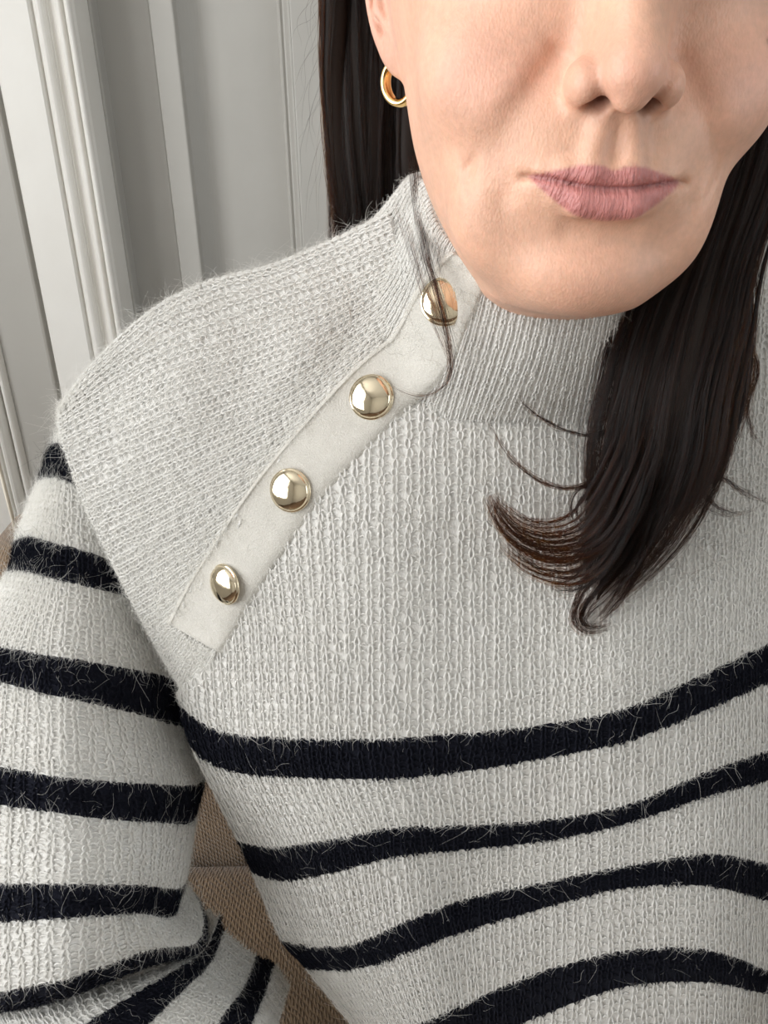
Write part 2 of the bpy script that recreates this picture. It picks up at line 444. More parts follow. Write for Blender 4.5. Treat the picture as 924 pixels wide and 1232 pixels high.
def head_sdf(P):
    P = np.asarray(P, np.float32)
    A = P.copy(); A[..., 0] = np.abs(P[..., 0])
    A[..., 0] *= 1 + 0.11 * (P[..., 0] > 0) * sstep(14, -20, P[..., 2]) * sstep(24, 48, P[..., 0])     # her left jaw is a little slimmer
    x, y, z = A[..., 0], A[..., 1], A[..., 2]
    sx = P[..., 0]
    W = interp(z, WIDTH); yc = interp(z, YC); yf = interp(z, FRONT); bk = interp(z, BACK)
    D = np.where(y < yc, yc - yf, bk)
    n = 2.15
    r = ((x / W) ** n + (np.abs(y - yc) / D) ** n + 1e-9) ** (1 / n)
    g = np.sqrt((x / W**2) ** 2 + ((y - yc) / D**2) ** 2) / (r + 1e-6) + 1e-6   # gradient estimate
    d = np.clip((r - 1) / np.maximum(g, 0.004), -40, 60)
    d = np.maximum(d, z - 178)
    d = smax(d, -(z + 60), 8)
    # skull and neck
    d = smin(d, ell(A, (0, 98, 88), (74, 96, 92)), 14)
    d = smin(d, cone(A, (0, 99, -20), (0, 140, -150), 43, 47), 12)
    # chin, jaw, cheeks
    d = smin(d, ell(A, (0, 15, -30), (19, 12, 13)), 12)
    d = smin(d, ell(A, (37, 33, 27), (21, 18, 19)), 14)
    d = smin(d, ell(A, (30, 26, -14), (16, 12, 17)), 14)
    # muzzle round the mouth
    d = smin(d, ell(A, (0, 16, 2), (27, 15, 22)), 10)
    # brow and lids (above the frame)
    d = smin(d, ell(A, (30, 18, 84), (24, 13, 8)), 10)
    d = smax(d, -ell(A, (30, 4, 68), (15, 12, 9)), 10)
    d = smin(d, ell(A, (31, 24, 67), (13, 11.5, 10)), 3)
    # folds: from the wing of the nose down beside the mouth (shallow furrows with a fuller cheek beside them)
    pl = sx < 0
    def furrow(pts, wd, dp):
        best = np.full(x.shape, 1e9, np.float32); tt = np.zeros(x.shape, np.float32)
        m = len(pts) - 1
        for i in range(m):
            (x0, z0), (x1, z1) = pts[i], pts[i+1]
            t = np.clip(((x - x0)*(x1 - x0) + (z - z0)*(z1 - z0)) / ((x1 - x0)**2 + (z1 - z0)**2), 0, 1)
            e_ = np.hypot(x - x0 - t*(x1 - x0), z - z0 - t*(z1 - z0))
            c = e_ < best; best = np.where(c, e_, best); tt = np.where(c, (i + t)/m, tt)
        return dp(tt) * np.exp(-(best / wd) ** 2)
    fr_ = (y < 60)
    d = d + fr_ * np.where(pl, furrow([(17, 38), (20, 33), (28, 22.5), (36, 13)], 4.2, lambda t: 2.0*np.interp(t, [0, .15, .5, 1], [.2, 1, .8, .05])),
                           furrow([(17, 38), (20, 33), (27, 22), (33, 12), (36, 2)], 4.0, lambda t: 1.2*np.interp(t, [0, .15, .5, 1], [.2, 1, .7, .25])))
    d = d - fr_ * furrow([(26, 34), (35, 24), (41, 15)], 6.5, lambda t: 1.2*np.interp(t, [0, .3, 1], [.4, 1, .5]))
    d = d + fr_ * np.where(pl, furrow([(40.5, 6), (42.5, 0), (42, -8)], 2.1, lambda t: 1.3*np.interp(t, [0, .4, 1], [.1, 1, .1])),
                           furrow([(38, 8), (39, 0), (36, -8)], 1.6, lambda t: .8*np.interp(t, [0, .5, 1], [.1, 1, .1])))
    d = d + fr_ * furrow([(29, -2), (31, -8), (31, -17)], 4.0, lambda t: .9*np.interp(t, [0, .4, 1], [.7, 1, .1]))
    # nose
    d = smin(d, cone(A, (0, 13, 66), (0, 3, 34), 9.5, 11.5), 10)
    d = smin(d, cone(A, (0, 6.5, 66), (0, -7, 36), 5.5, 6.5), 6)
    d = smin(d, ell(A, (0, -7.8, 30.4), (8.6, 8.8, 7.8)), 5)
    d = smin(d, ell(A, (11.4, 1.6, 27.6), (6.3, 9.4, 7.0)), 3.0)
    d = smin(d, cone(A, (0, -9.5, 24.5), (0, 2.5, 20.2), 3.9, 3.2), 3.5)
    d = smin(d, ell(A, (0, 8, 21), (15, 6, 4)), 5)
    d = smax(d, -chain(A, [(6.8, -6.0, 20.8), (8.0, -1.5, 21.6), (7.4, 1.5, 30)], [2.2, 3.5, 3.2], 1.5), 1.6)
    # philtrum
    d = smin(d, cone(A, (4.2, 2.4, 18), (6.0, 0.3, 8), 2.0, 2.4), 6)
    d = smax(d, -cone(A, (0, -4.4, 18), (0, -6.0, 8.5), 2.8, 3.2), 3.6)
    # lips
    up = chain(A, [(0, 1.6, 2.4), (6, 1.1, 3.0), (13, 4.0, 2.6), (19, 7.6, 1.7), (23.5, 11.2, 0.6)], [4.0, 4.2, 3.8, 2.9, 1.4], 2)
    lo = chain(A, [(0, 2.0, -6.2), (8, 2.4, -5.8), (14, 5.2, -4.0), (20, 9.0, -1.5), (23.5, 11.6, -.1)], [5.4, 5.2, 4.2, 2.7, 1.2], 2)
    d = smin(d, up, 3.2)
    d = smin(d, lo, 3.4)
    # hollow under the lower lip, the line between the lips, the tucked corners
    d = smax(d, -cone(A, (0, -0.8, -17.0), (10, 1.5, -16.0), 3.0, 2.2), 6)
    lz = np.interp(x, LIPX, LIPZ)
    d = d + (y < 24) * sstep(28.8, 24.5, x) * (1.5 * np.exp(-((z - lz) / 1.0) ** 2))
    d = d + 0.8 * np.exp(-(((x - 25.0) / 2.4) ** 2 + ((z - 0.2) / 2.4) ** 2)) * (y < 30)
    # ears: a tilted plate with rim, inner ridge, bowl and lobe
    ea = np.array([0.56, 0.83, 0.0], np.float32); en = np.array([0.83, -0.56, 0.0], np.float32)
    q = A - np.array([69.0, 97.0, 56.0], np.float32)
    q = np.stack([q @ ea - 0.16 * q[..., 2], q @ en, q[..., 2]], -1)      # a (outward-back), n (face of the ear), b (up)
    e = ell(q, (0, 0, 2), (15.5, 2.6, 29))
    ph = np.arctan2(q[..., 2] - 3, q[..., 0] * 1.8)
    rr = np.sqrt((q[..., 0] * 1.8) ** 2 + (q[..., 2] - 3) ** 2)
    rim = np.sqrt(((rr - 27) * 0.72) ** 2 + (q[..., 1] - 2.2) ** 2) - 2.7
    rim = np.where(q[..., 0] < -11, rim + 0.5 * (-11 - q[..., 0]), rim)
    e = smin(e, rim, 2.0)
    anti = chain(q, [(5, 2.2, 18), (8.5, 2.6, 4), (6.5, 3.4, -9), (-1, 3.6, -14.5)], [2.0, 2.6, 2.6, 2.4], 2)
    e = smin(e, anti, 2.5)
    e = smin(e, ell(q, (-4.0, 2.2, -22), (9.5, 3.6, 9.5)), 4)
    e = smin(e, ell(q, (-11.5, 4.0, -4), (3.6, 2.8, 6)), 2.5)              # tragus
    e = smax(e, -ell(q, (-3.5, 5.5, -2), (7.5, 6.0, 10.5)), 2.0)           # bowl
    d = smin(d, e, 3.0)
    d = np.maximum(d, -(z + 118))
    return d

def surface_net(fn, lo, hi, h):
    ax = [np.arange(l, u + h, h, dtype=np.float32) for l, u in zip(lo, hi)]
    n = [len(a) for a in ax]
    # coarse pass first, then only the cells near the surface
    st = 4
    cx = [a[::st] for a in ax]
    Cg = np.stack(np.meshgrid(*cx, indexing='ij'), -1)
    Cv = fn(Cg)
    V = Cv.repeat(st, 0).repeat(st, 1).repeat(st, 2)[:n[0], :n[1], :n[2]].copy()
    near = np.abs(Cv) < h * st * 2.2
    nr = near.repeat(st, 0).repeat(st, 1).repeat(st, 2)[:n[0], :n[1], :n[2]]
    ii = np.argwhere(nr)
    pts = np.stack([ax[k][ii[:, k]] for k in range(3)], -1)
    vals = np.concatenate([fn(pts[i:i+200000]) for i in range(0, len(pts), 200000)])
    V[nr] = vals
    S = V < 0
    acc = np.zeros([k - 1 for k in n] + [3], np.float32); cnt = np.zeros([k - 1 for k in n], np.float32)
    C = [slice(0, -1), slice(1, None)]
    def corner(arr, c): return arr[tuple(C[k] for k in c)]
    cs = [(a, b, c) for a in (0, 1) for b in (0, 1) for c in (0, 1)]
    for a in cs:
        for k in range(3):
            if a[k] == 0:
                b = list(a); b[k] = 1; b = tuple(b)
                va, vb = corner(V, a), corner(V, b)
                m = (va < 0) != (vb < 0)
                t = np.where(m, va / np.where(m, va - vb, 1), 0)
                for j in range(3):
                    acc[..., j] += np.where(m, a[j] + (t if j == k else 0), 0)
                cnt += m
    idx = -np.ones(cnt.shape, np.int64); act = cnt > 0
    idx[act] = np.arange(act.sum())
    ijk = np.argwhere(act)
    verts = (ijk + acc[act] / cnt[act][:, None]) * h + np.array([a[0] for a in ax])
    F = []
    for k in range(3):
        o = [(k+1) % 3, (k+2) % 3]
        sl0 = [slice(None)] * 3; sl1 = [slice(None)] * 3
        sl0[k] = slice(0, -1); sl1[k] = slice(1, None)
        e = S[tuple(sl0)] != S[tuple(sl1)]
        up = S[tuple(sl0)]
        E = np.argwhere(e); E = E[(E[:, o[0]] > 0) & (E[:, o[1]] > 0) & (E[:, o[0]] < n[o[0]] - 1) & (E[:, o[1]] < n[o[1]] - 1)]
        flip = up[tuple(E.T)]
        q = []
        for da, db in ((0, 0), (-1, 0), (-1, -1), (0, -1)):
            c = E.copy(); c[:, o[0]] += da; c[:, o[1]] += db
            q.append(idx[tuple(c.T)])
        q = np.stack(q, 1)
        q[~flip] = q[~flip][:, ::-1]
        F.append(q)
    return verts, np.vstack(F)

def snap(fn, P, it=2, e=0.3):
    P = np.asarray(P, np.float32)
    for _ in range(it):
        d = fn(P)
        g = np.stack([fn(P + np.eye(3, dtype=np.float32)[k] * e) - d for k in range(3)], -1) / e
        P = P - np.clip(d / ((g * g).sum(-1) + 1e-3), -1.2, 1.2)[..., None] * g
    return P

def subdivide(V, Fq):
    """split each quad in four"""
    E = np.concatenate([Fq[:, [0, 1]], Fq[:, [1, 2]], Fq[:, [2, 3]], Fq[:, [3, 0]]]); E.sort(1)
    key = E[:, 0] * (len(V) + 1) + E[:, 1]
    u, first, inv = np.unique(key, return_index=True, return_inverse=True)
    ue = E[first]; nV = len(V); nE = len(ue); m = len(Fq)
    V2 = np.vstack([V, V[ue].mean(1), V[Fq].mean(1)])
    e = [nV + inv[i*m:(i+1)*m] for i in range(4)]
    c = nV + nE + np.arange(m)
    F2 = np.vstack([np.stack([Fq[:, 0], e[0], c, e[3]], 1), np.stack([e[0], Fq[:, 1], e[1], c], 1),
                    np.stack([c, e[1], Fq[:, 2], e[2]], 1), np.stack([e[3], c, e[2], Fq[:, 3]], 1)])
    return V2, F2

def skin_material():
    m = bpy.data.materials.new('skin'); m.use_nodes = True
    nt = m.node_tree; N = nt.nodes.new; L = nt.links.new
    b = nt.nodes['Principled BSDF']
    att = N('ShaderNodeAttribute'); att.attribute_name = 'tint'
    tc = N('ShaderNodeTexCoord')
    n1 = N('ShaderNodeTexNoise'); n1.inputs['Scale'].default_value = 60; n1.inputs['Detail'].default_value = 4
    L(tc.outputs['Object'], n1.inputs['Vector'])
    n2 = N('ShaderNodeTexNoise'); n2.inputs['Scale'].default_value = 420; n2.inputs['Detail'].default_value = 3
    L(tc.outputs['Object'], n2.inputs['Vector'])
    mr = N('ShaderNodeMapRange'); mr.inputs[1].default_value = .35; mr.inputs[2].default_value = .65; mr.inputs[3].default_value = .93; mr.inputs[4].default_value = 1.05
    L(n1.outputs['Fac'], mr.inputs[0])
    mr2 = N('ShaderNodeMapRange'); mr2.inputs[1].default_value = .3; mr2.inputs[2].default_value = .7; mr2.inputs[3].default_value = .94; mr2.inputs[4].default_value = 1.05
    L(n2.outputs['Fac'], mr2.inputs[0])
    mu = N('ShaderNodeMath'); mu.operation = 'MULTIPLY'; L(mr.outputs[0], mu.inputs[0]); L(mr2.outputs[0], mu.inputs[1])
    vm = N('ShaderNodeVectorMath'); vm.operation = 'SCALE'
    L(att.outputs['Color'], vm.inputs[0]); L(mu.outputs[0], vm.inputs['Scale'])
    L(vm.outputs[0], b.inputs['Base Color'])
    b.inputs['Subsurface Weight'].default_value = 0.22
    b.inputs['Subsurface Radius'].default_value = (1.0, 0.36, 0.2)
    b.inputs['Subsurface Scale'].default_value = 0.004
    b.inputs['Roughness'].default_value = 0.46
    b.inputs['Specular IOR Level'].default_value = 0.42
    vo = N('ShaderNodeTexVoronoi'); vo.inputs['Scale'].default_value = 1150
    mp = N('ShaderNodeMapping'); mp.inputs['Scale'].default_value = (1.0, 1.0, 0.62); mp.inputs['Rotation'].default_value = (0, 0.7, 0)
    L(tc.outputs['Object'], mp.inputs['Vector'])
    wp = N('ShaderNodeTexNoise'); wp.inputs['Scale'].default_value = 500
    L(mp.outputs['Vector'], wp.inputs['Vector'])
    ad = N('ShaderNodeVectorMath'); ad.operation = 'MULTIPLY_ADD'; ad.inputs[1].default_value = (0.0012, 0.0012, 0.0012)
    L(wp.outputs['Color'], ad.inputs[0]); L(mp.outputs['Vector'], ad.inputs[2])
    L(ad.outputs[0], vo.inputs['Vector'])
    bp = N('ShaderNodeBump'); bp.inputs['Strength'].default_value = 0.42; bp.inputs['Distance'].default_value = 0.00024
    L(vo.outputs['Distance'], bp.inputs['Height'])
    # lip creases run up and down the lips
    lp = N('ShaderNodeAttribute'); lp.attribute_name = 'lip'
    la = N('ShaderNodeAttribute'); la.attribute_name = 'lipu'
    w = N('ShaderNodeTexNoise'); w.noise_dimensions = '2D'; w.inputs['Scale'].default_value = 1.0; w.inputs['Detail'].default_value = 3
    L(la.outputs['Vector'], w.inputs['Vector'])
    b2 = N('ShaderNodeBump'); b2.inputs['Distance'].default_value = 0.0011
    L(lp.outputs['Fac'], b2.inputs['Strength']); L(w.outputs['Fac'], b2.inputs['Height']); L(bp.outputs['Normal'], b2.inputs['Normal'])
    L(b2.outputs['Normal'], b.inputs['Normal'])
    return m

person = empty('person', (0.08, 0.42, -0.68))
tag(person, 'person with long dark hair in a white and navy striped button-shoulder sweater, sitting upright', 'person')
PINV = Matrix.Translation(-Vector(person.location))
def adopt(o, parent):
    """parent without moving (all meshes are laid out in world space)"""
    o.parent = parent
    o.matrix_parent_inverse = parent.matrix_world.inverted() if parent.parent is None else parent.matrix_world.inverted()
    return o

HV, HF = surface_net(head_sdf, (-96, -26, -122), (96, 206, 184), 2.0)
HV = snap(head_sdf, HV, 1)
HV, HF = subdivide(HV, HF)
HV = snap(head_sdf, HV, 2)
# finer over the part of the face that is seen
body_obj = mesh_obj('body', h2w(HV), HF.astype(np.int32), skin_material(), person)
def paint_body(o, V):
    x, y, z = V[:, 0], V[:, 1], V[:, 2]; ax = np.abs(x)
    base = np.array([0.745, 0.436, 0.305])
    col = np.tile(base, (len(V), 1))
    def blend(m, c):
        nonlocal col
        col = col * (1 - m[:, None]) + np.array(c) * m[:, None]
    g = lambda cx, cz, rx, rz: np.exp(-(((ax - cx) / rx) ** 2 + ((z - cz) / rz) ** 2)) * (y < 80)
    blend(0.45 * g(42, 30, 20, 16), (0.77, 0.41, 0.315))              # cheeks
    blend(0.45 * np.exp(-((ax / 18) ** 2 + ((z - 30) / 9) ** 2)) * (y < 14), (0.745, 0.395, 0.30))   # nose
    blend(0.30 * np.exp(-((ax / 16) ** 2 + ((z + 32) / 12) ** 2)) * (y < 40), (0.745, 0.40, 0.30))  # chin
    blend(0.30 * g(20, 12, 16, 7), (0.60, 0.35, 0.225))               # upper lip
    blend(sstep(60, 72, ax) * (y > 70) * 0.5, (0.72, 0.40, 0.31))    # ears
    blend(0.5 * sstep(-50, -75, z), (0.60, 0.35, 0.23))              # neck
    # lips
    line = np.interp(ax, LIPX, LIPZ)
    top = np.interp(ax, [0, 3, 6, 10, 14, 19, 22.6, 25], [4.7, 5.9, 6.5, 5.9, 4.7, 3.2, 1.8, 0.4])
    bot = np.interp(ax, [0, 6, 11, 15.5, 19.5, 22.8, 25], [-12.0, -11.5, -9.7, -7.0, -4.2, -1.8, 0.2])
    lip = sstep(0.0, 1.3, top - z) * sstep(0.0, 1.5, z - bot) * (ax < 25.6) * (y < 22)
    blend(lip * 0.88, (0.55, 0.205, 0.20))
    blend(lip * (z > line) * 0.35, (0.50, 0.19, 0.175))
    inner = np.exp(-((z - line) / 0.8) ** 2) * (ax < 27) * (y < 22)
    blend(inner * 0.6 * sstep(27, 22, ax), (0.22, 0.075, 0.075))
    nost = np.exp(-(((ax - 7.4) / 3.2) ** 2 + ((z - 24.5) / 4.0) ** 2 + ((y + 0.5) / 5.0) ** 2))
    blend(np.clip(nost * 1.1, 0, 0.75), (0.16, 0.05, 0.04))
    # mole on the far cheek
    mole = np.exp(-(((x - 47) / 0.9) ** 2 + ((z - 40.5) / 0.9) ** 2)) * (y < 60)
    blend(mole * 0.7, (0.18, 0.07, 0.04))
    a = o.data.attributes.new('tint', 'FLOAT_COLOR', 'POINT')
    a.data.foreach_set('color', np.hstack([col, np.ones((len(V), 1))]).astype(np.float32).ravel())
    a = o.data.attributes.new('lip', 'FLOAT', 'POINT'); a.data.foreach_set('value', (lip * 0.8).astype(np.float32))
    lu = np.stack([x * 0.85 + 0.12 * x * (z / 10), z * 0.22, 0 * x], 1)
    a = o.data.attributes.new('lipu', 'FLOAT_VECTOR', 'POINT'); a.data.foreach_set('vector', lu.astype(np.float32).ravel())
paint_body(body_obj, HV)
bpy.context.view_layer.update()
adopt(body_obj, person)

# ------------------------------------------------------------------ the sweater
M_KNIT = mat('white_mohair_knit', (0.82, 0.805, 0.77), 1.0, spec=0.1, sheen=0.35, noise=(120, 0.6, (0.74, 0.73, 0.70)), bump=(2200, 0.9, 0.0007))
M_KNITD = mat('navy_mohair_knit', (0.010, 0.011, 0.017), 1.0, spec=0.05, sheen=0.02, noise=(150, 0.8, (0.017, 0.018, 0.027)), bump=(1500, 0.5, 0.0006))
M_FELT = mat('felted_placket', (0.60, 0.578, 0.53), 0.95, spec=0.1, sheen=0.2, noise=(90, 0.7, (0.53, 0.51, 0.465)), bump=(1700, 0.6, 0.0008))
def fuzz_material(name, col):
    m = bpy.data.materials.new(name); m.use_nodes = True
    nt = m.node_tree; nt.nodes.clear()
    o = nt.nodes.new('ShaderNodeOutputMaterial'); d = nt.nodes.new('ShaderNodeBsdfDiffuse'); t = nt.nodes.new('ShaderNodeBsdfTranslucent'); mx = nt.nodes.new('ShaderNodeMixShader')
    d.inputs[0].default_value = (*col, 1); t.inputs[0].default_value = (*col, 1); mx.inputs[0].default_value = 0.4
    nt.links.new(d.outputs[0], mx.inputs[1]); nt.links.new(t.outputs[0], mx.inputs[2]); nt.links.new(mx.outputs[0], o.inputs[0])
    return m
M_FUZZ = fuzz_material('white_fuzz', (0.88, 0.868, 0.83))
M_FUZZD = fuzz_material('navy_fuzz', (0.010, 0.011, 0.017))

sweater = empty('sweater', person.location)
bpy.context.view_layer.update()
sweater.parent = person; sweater.location = (0, 0, 0)
bpy.context.view_layer.update()
tag(sweater, 'white mohair rib-knit sweater with navy stripes, high collar and gold shoulder buttons')

# depth of the cloth over chest and shoulder, smooth through known points (px, py, Y)
CTRL = np.array([
 (485,478,.360),(545,492,.352),(600,497,.347),(668,500,.347),(735,500,.352),(800,480,.365),(870,420,.390),(445,425,.376),(420,345,.402),(400,293,.428),
 (640,600,.334),(620,700,.324),(600,800,.316),(580,890,.312),(580,1000,.312),(590,1100,.312),(600,1232,.316),(600,1400,.330),
 (924,330,.410),(924,450,.378),(924,600,.352),(924,780,.334),(924,920,.330),(924,1060,.328),(924,1232,.335),(1006,790,.378),(980,790,.350),(1006,1040,.378),(1006,1232,.378),(980,1040,.345),(1130,470,.430),(1100,420,.432),(1050,372,.432),(1090,600,.405),
 (447,478,.362),(349,590,.353),(271,703,.353),(233,768,.358),(400,700,.333),(330,830,.331),(450,850,.317),
 (215,850,.378),(250,900,.354),(286,1015,.362),(337,1129,.362),(440,1245,.352),(350,1010,.330),(430,1150,.322),(470,1240,.325),
 (75,487,.425),(80,540,.412),(100,600,.402),(130,665,.392),(160,725,.385),(195,790,.380),(180,378,.437),(250,342,.440),(330,322,.438),
 (230,450,.398),(320,420,.394),(200,560,.380),(290,525,.373),(400,380,.395),(180,640,.377),(470,262,.412)], float)
# drape of the cloth: (start, end, width in px, depth; negative stands out towards the viewer)
FOLDS = [((340,335),(345,420),26,-.006),((400,350),(412,400),24,.006),((250,400),(215,470),30,-.003),((290,470),(330,470),28,.003),
         ((385,640),(372,850),26,.004),((318,800),(335,900),24,-.004),((470,620),(500,860),45,-.003),((600,640),(590,840),40,.0025),((760,700),(770,850),45,-.003),
         ((345,1010),(352,1060),30,.004),((420,1000),(430,1040),30,-.004),((560,1080),(600,1200),50,.003),((830,1040),(840,1150),50,-.004)]
def _tps(r): return np.where(r > 0, r * r * np.log(r + 1e-9), 0)
_c = CTRL[:, :2] / 1000; _n = len(_c)
_K = _tps(np.linalg.norm(_c[:, None] - _c[None], axis=-1)) + np.eye(_n) * 2e-4
_A = np.block([[_K, np.c_[np.ones(_n), _c]], [np.c_[np.ones(_n), _c].T, np.zeros((3, 3))]])
_w = np.linalg.solve(_A, np.r_[CTRL[:, 2], 0, 0, 0])
def depthY(px, py):
    q = np.stack([np.asarray(px, float), np.asarray(py, float)], -1) / 1000
    r = np.linalg.norm(q[..., None, :] - _c, axis=-1)
    Y = _tps(r) @ _w[:_n] + _w[_n] + q @ _w[_n+1:]
    for (x0, y0), (x1, y1), wd, h in FOLDS:
        dx, dy = x1 - x0, y1 - y0
        t = np.clip(((px - x0)*dx + (py - y0)*dy) / (dx*dx + dy*dy), 0, 1)
        Y = Y + h * np.exp(-((px - x0 - t*dx)**2 + (py - y0 - t*dy)**2) / wd**2)
    return Y

def lat(rows, off=0.0):
    """lattice from pixel rows; a third number is an extra depth offset, a fourth marks absolute Y"""
    out = []
    for r in rows:
        o = []
        for q in r:
            if len(q) == 2: o.append(at(q[0], q[1], depthY(q[0], q[1]) + off))
            else: o.append(at(q[0], q[1], q[2]))
        out.append(o)
    return np.array(out)

# one stitch: two legs of a V and the low bar to the next column; (wale, course, height in mm)
LEG = np.array([(.045,-.56,-.25),(.15,-.27,.28),(.215,.05,.42),(.19,.36,.30),(.08,.62,-.25)])
BAR = np.array([(.22,.42,-.25),(.36,.24,-.05),(.5,.16,.05),(.64,.24,-.05),(.78,.42,-.25)])
LEGF = np.array([(.10,-.60,.10),(.16,-.3,.45),(.20,.0,.5),(.20,.35,.42),(.13,.62,.05)])

ALLF = {'w': [], 'd': []}          # fibre roots: (point, normal, du, dv)
def knit(name, patch, nw, rowc, dark, keep=None, flip=1, r=0.50, hs=.85, leg=LEG, bars=True, u0=0.0, u1=None, fuzz=33, tri=5, base_off=-0.62, jit=0.075, flen=1.0, edge=None):
    """patch rows sit at the courses rowc; nw stitch columns between u0 and u1; dark = list of (course0, course1)"""
    u1 = patch.nu - 1 if u1 is None else u1
    nc = int(math.floor(rowc[-1]))
    toV = lambda c: np.interp(c, rowc, np.arange(len(rowc)))
    # stitch columns are evenly spaced along the cloth, not along the lattice
    _uu = np.linspace(u0, u1, 240); _vv = np.linspace(.15, .85, 7) * (patch.nv - 1)
    _G = patch.P(*np.meshgrid(_uu, _vv)); _s = np.r_[0, np.cumsum(np.linalg.norm(np.diff(_G, axis=1), axis=-1).mean(0))]
    if nw < 1: nw = int(round(_s[-1] / nw))
    toU = lambda w: np.interp(np.asarray(w) / nw, _s / _s[-1], _uu)
    wi, ci = np.meshgrid(np.arange(nw) + .5, np.arange(nc) + .5, indexing='ij')
    wi = wi.ravel(); ci = ci.ravel()
    isd = np.zeros(len(ci), bool)
    for a, b_ in dark: isd |= (ci > a) & (ci < b_)
    C = patch.P(toU(wi), toV(ci))
    ok = np.ones(len(ci), bool)
    if keep is not None:
        px, py = project(C); ok = keep(px, py, C)
    wi, ci, isd = wi[ok], ci[ok], isd[ok]
    n = len(wi)
    paths = [leg, leg * np.array([-1, 1, 1])] + ([BAR] if bars else [])
    V, F, FM, off = [], [], [], 0
    jw = rng.normal(0, jit, n); jc = rng.normal(0, jit * 1.2, n); jr = rng.uniform(.86, 1.16, n); jh = rng.normal(0, .12, n)
    for pi_, T in enumerate(paths):
        k = len(T)
        W = wi[:, None] + T[None, :, 0] * (1 + rng.normal(0, jit, (n, 1))) + jw[:, None]
        Cc = ci[:, None] + T[None, :, 1] + jc[:, None]
        Pn = patch.P(toU(W), toV(Cc))
        du, dv, nn = patch.frame(toU(W), toV(Cc)); nn = nn * flip
        Pn = Pn + nn * ((T[None, :, 2] * hs + jh[:, None]) / 1000)[..., None]
        t = np.gradient(Pn, axis=1); t /= np.linalg.norm(t, axis=-1)[..., None] + 1e-12
        s = np.cross(t, nn); s /= np.linalg.norm(s, axis=-1)[..., None] + 1e-12
        m = np.cross(s, t)
        prof = np.array([.55, 1, 1.05, 1, .55]) if pi_ < 2 else np.array([.7, .85, .9, .85, .7])
        rad = (r / 1000) * jr[:, None] * prof[None]
        a = np.linspace(0, 2*pi, tri, endpoint=False)
        ring = Pn[:, :, None] + rad[..., None, None] * (np.cos(a)[None, None, :, None] * m[:, :, None] + np.sin(a)[None, None, :, None] * s[:, :, None])
        V.append(ring.reshape(-1, 3))
        i = np.arange(k - 1)[:, None]; j = np.arange(tri)[None]
        q = np.stack([i*tri + j, i*tri + (j+1) % tri, (i+1)*tri + (j+1) % tri, (i+1)*tri + j], -1).reshape(-1, 4)
        F.append((off + (np.arange(n) * k * tri)[:, None, None] + q[None]).reshape(-1, 4))
        FM.append(np.repeat(isd, len(q)))
        off += n * k * tri
        # fibre roots on this path
        if fuzz:
            m_ = max(1, int(round(fuzz / len(paths))))
            for _ in range(m_):
                kk = rng.integers(0, k, n); ar = np.arange(n)
                ang = rng.uniform(-1.3, 1.3, n)
                root = Pn[ar, kk] + rad[ar, kk][:, None] * (np.cos(ang)[:, None] * m[ar, kk] + np.sin(ang)[:, None] * s[ar, kk])
                rec = np.hstack([root, nn[ar, kk], t[ar, kk], s[ar, kk], np.full((n, 1), flen)])
                ALLF['w'].append(rec[~isd]); ALLF['d'].append(rec[isd])
    # cloth behind the yarn
    gu = np.linspace(0, nw, nw * 4 + 1); gc = np.linspace(0, nc, nc * 2 + 1)
    GU, GC = np.meshgrid(gu, gc, indexing='ij')
    B = patch.P(toU(GU), toV(GC)); _, _, nb = patch.frame(toU(GU), toV(GC))
    rib = -0.25 * np.cos(2*pi*GU)
    B = B + nb * flip * ((base_off + rib * hs) / 1000)[..., None]
    a, c = GU.shape
    I = np.arange(a*c).reshape(a, c)
    q = np.stack([I[:-1, :-1], I[1:, :-1], I[1:, 1:], I[:-1, 1:]], -1).reshape(-1, 4)
    cm = ((GC[:-1, :-1] + GC[1:, 1:]) / 2 + .36 * (np.abs(((GU[:-1, :-1] + GU[1:, 1:]) / 2) % 1 - .5) > .24) - .12).ravel()
    bd = np.zeros(len(q), bool)
    for x0, x1 in dark: bd |= (cm > x0) & (cm < x1)
    if keep is not None:
        ctr = B.reshape(-1, 3)[q].mean(1); px, py = project(ctr); kb = keep(px, py, ctr); q, bd = q[kb], bd[kb]
    V.append(B.reshape(-1, 3)); F.append(off + q); FM.append(bd)
    V = np.vstack(V); F = np.vstack(F).astype(np.int32); FM = np.concatenate(FM)
    used = np.zeros(len(V), bool); used[F.ravel()] = True
    re = np.cumsum(used) - 1
    o = mesh_obj(name, V[used], re[F].astype(np.int32), mats=[M_KNIT, M_KNITD], fmat=FM)
    adopt(o, sweater)
    return o

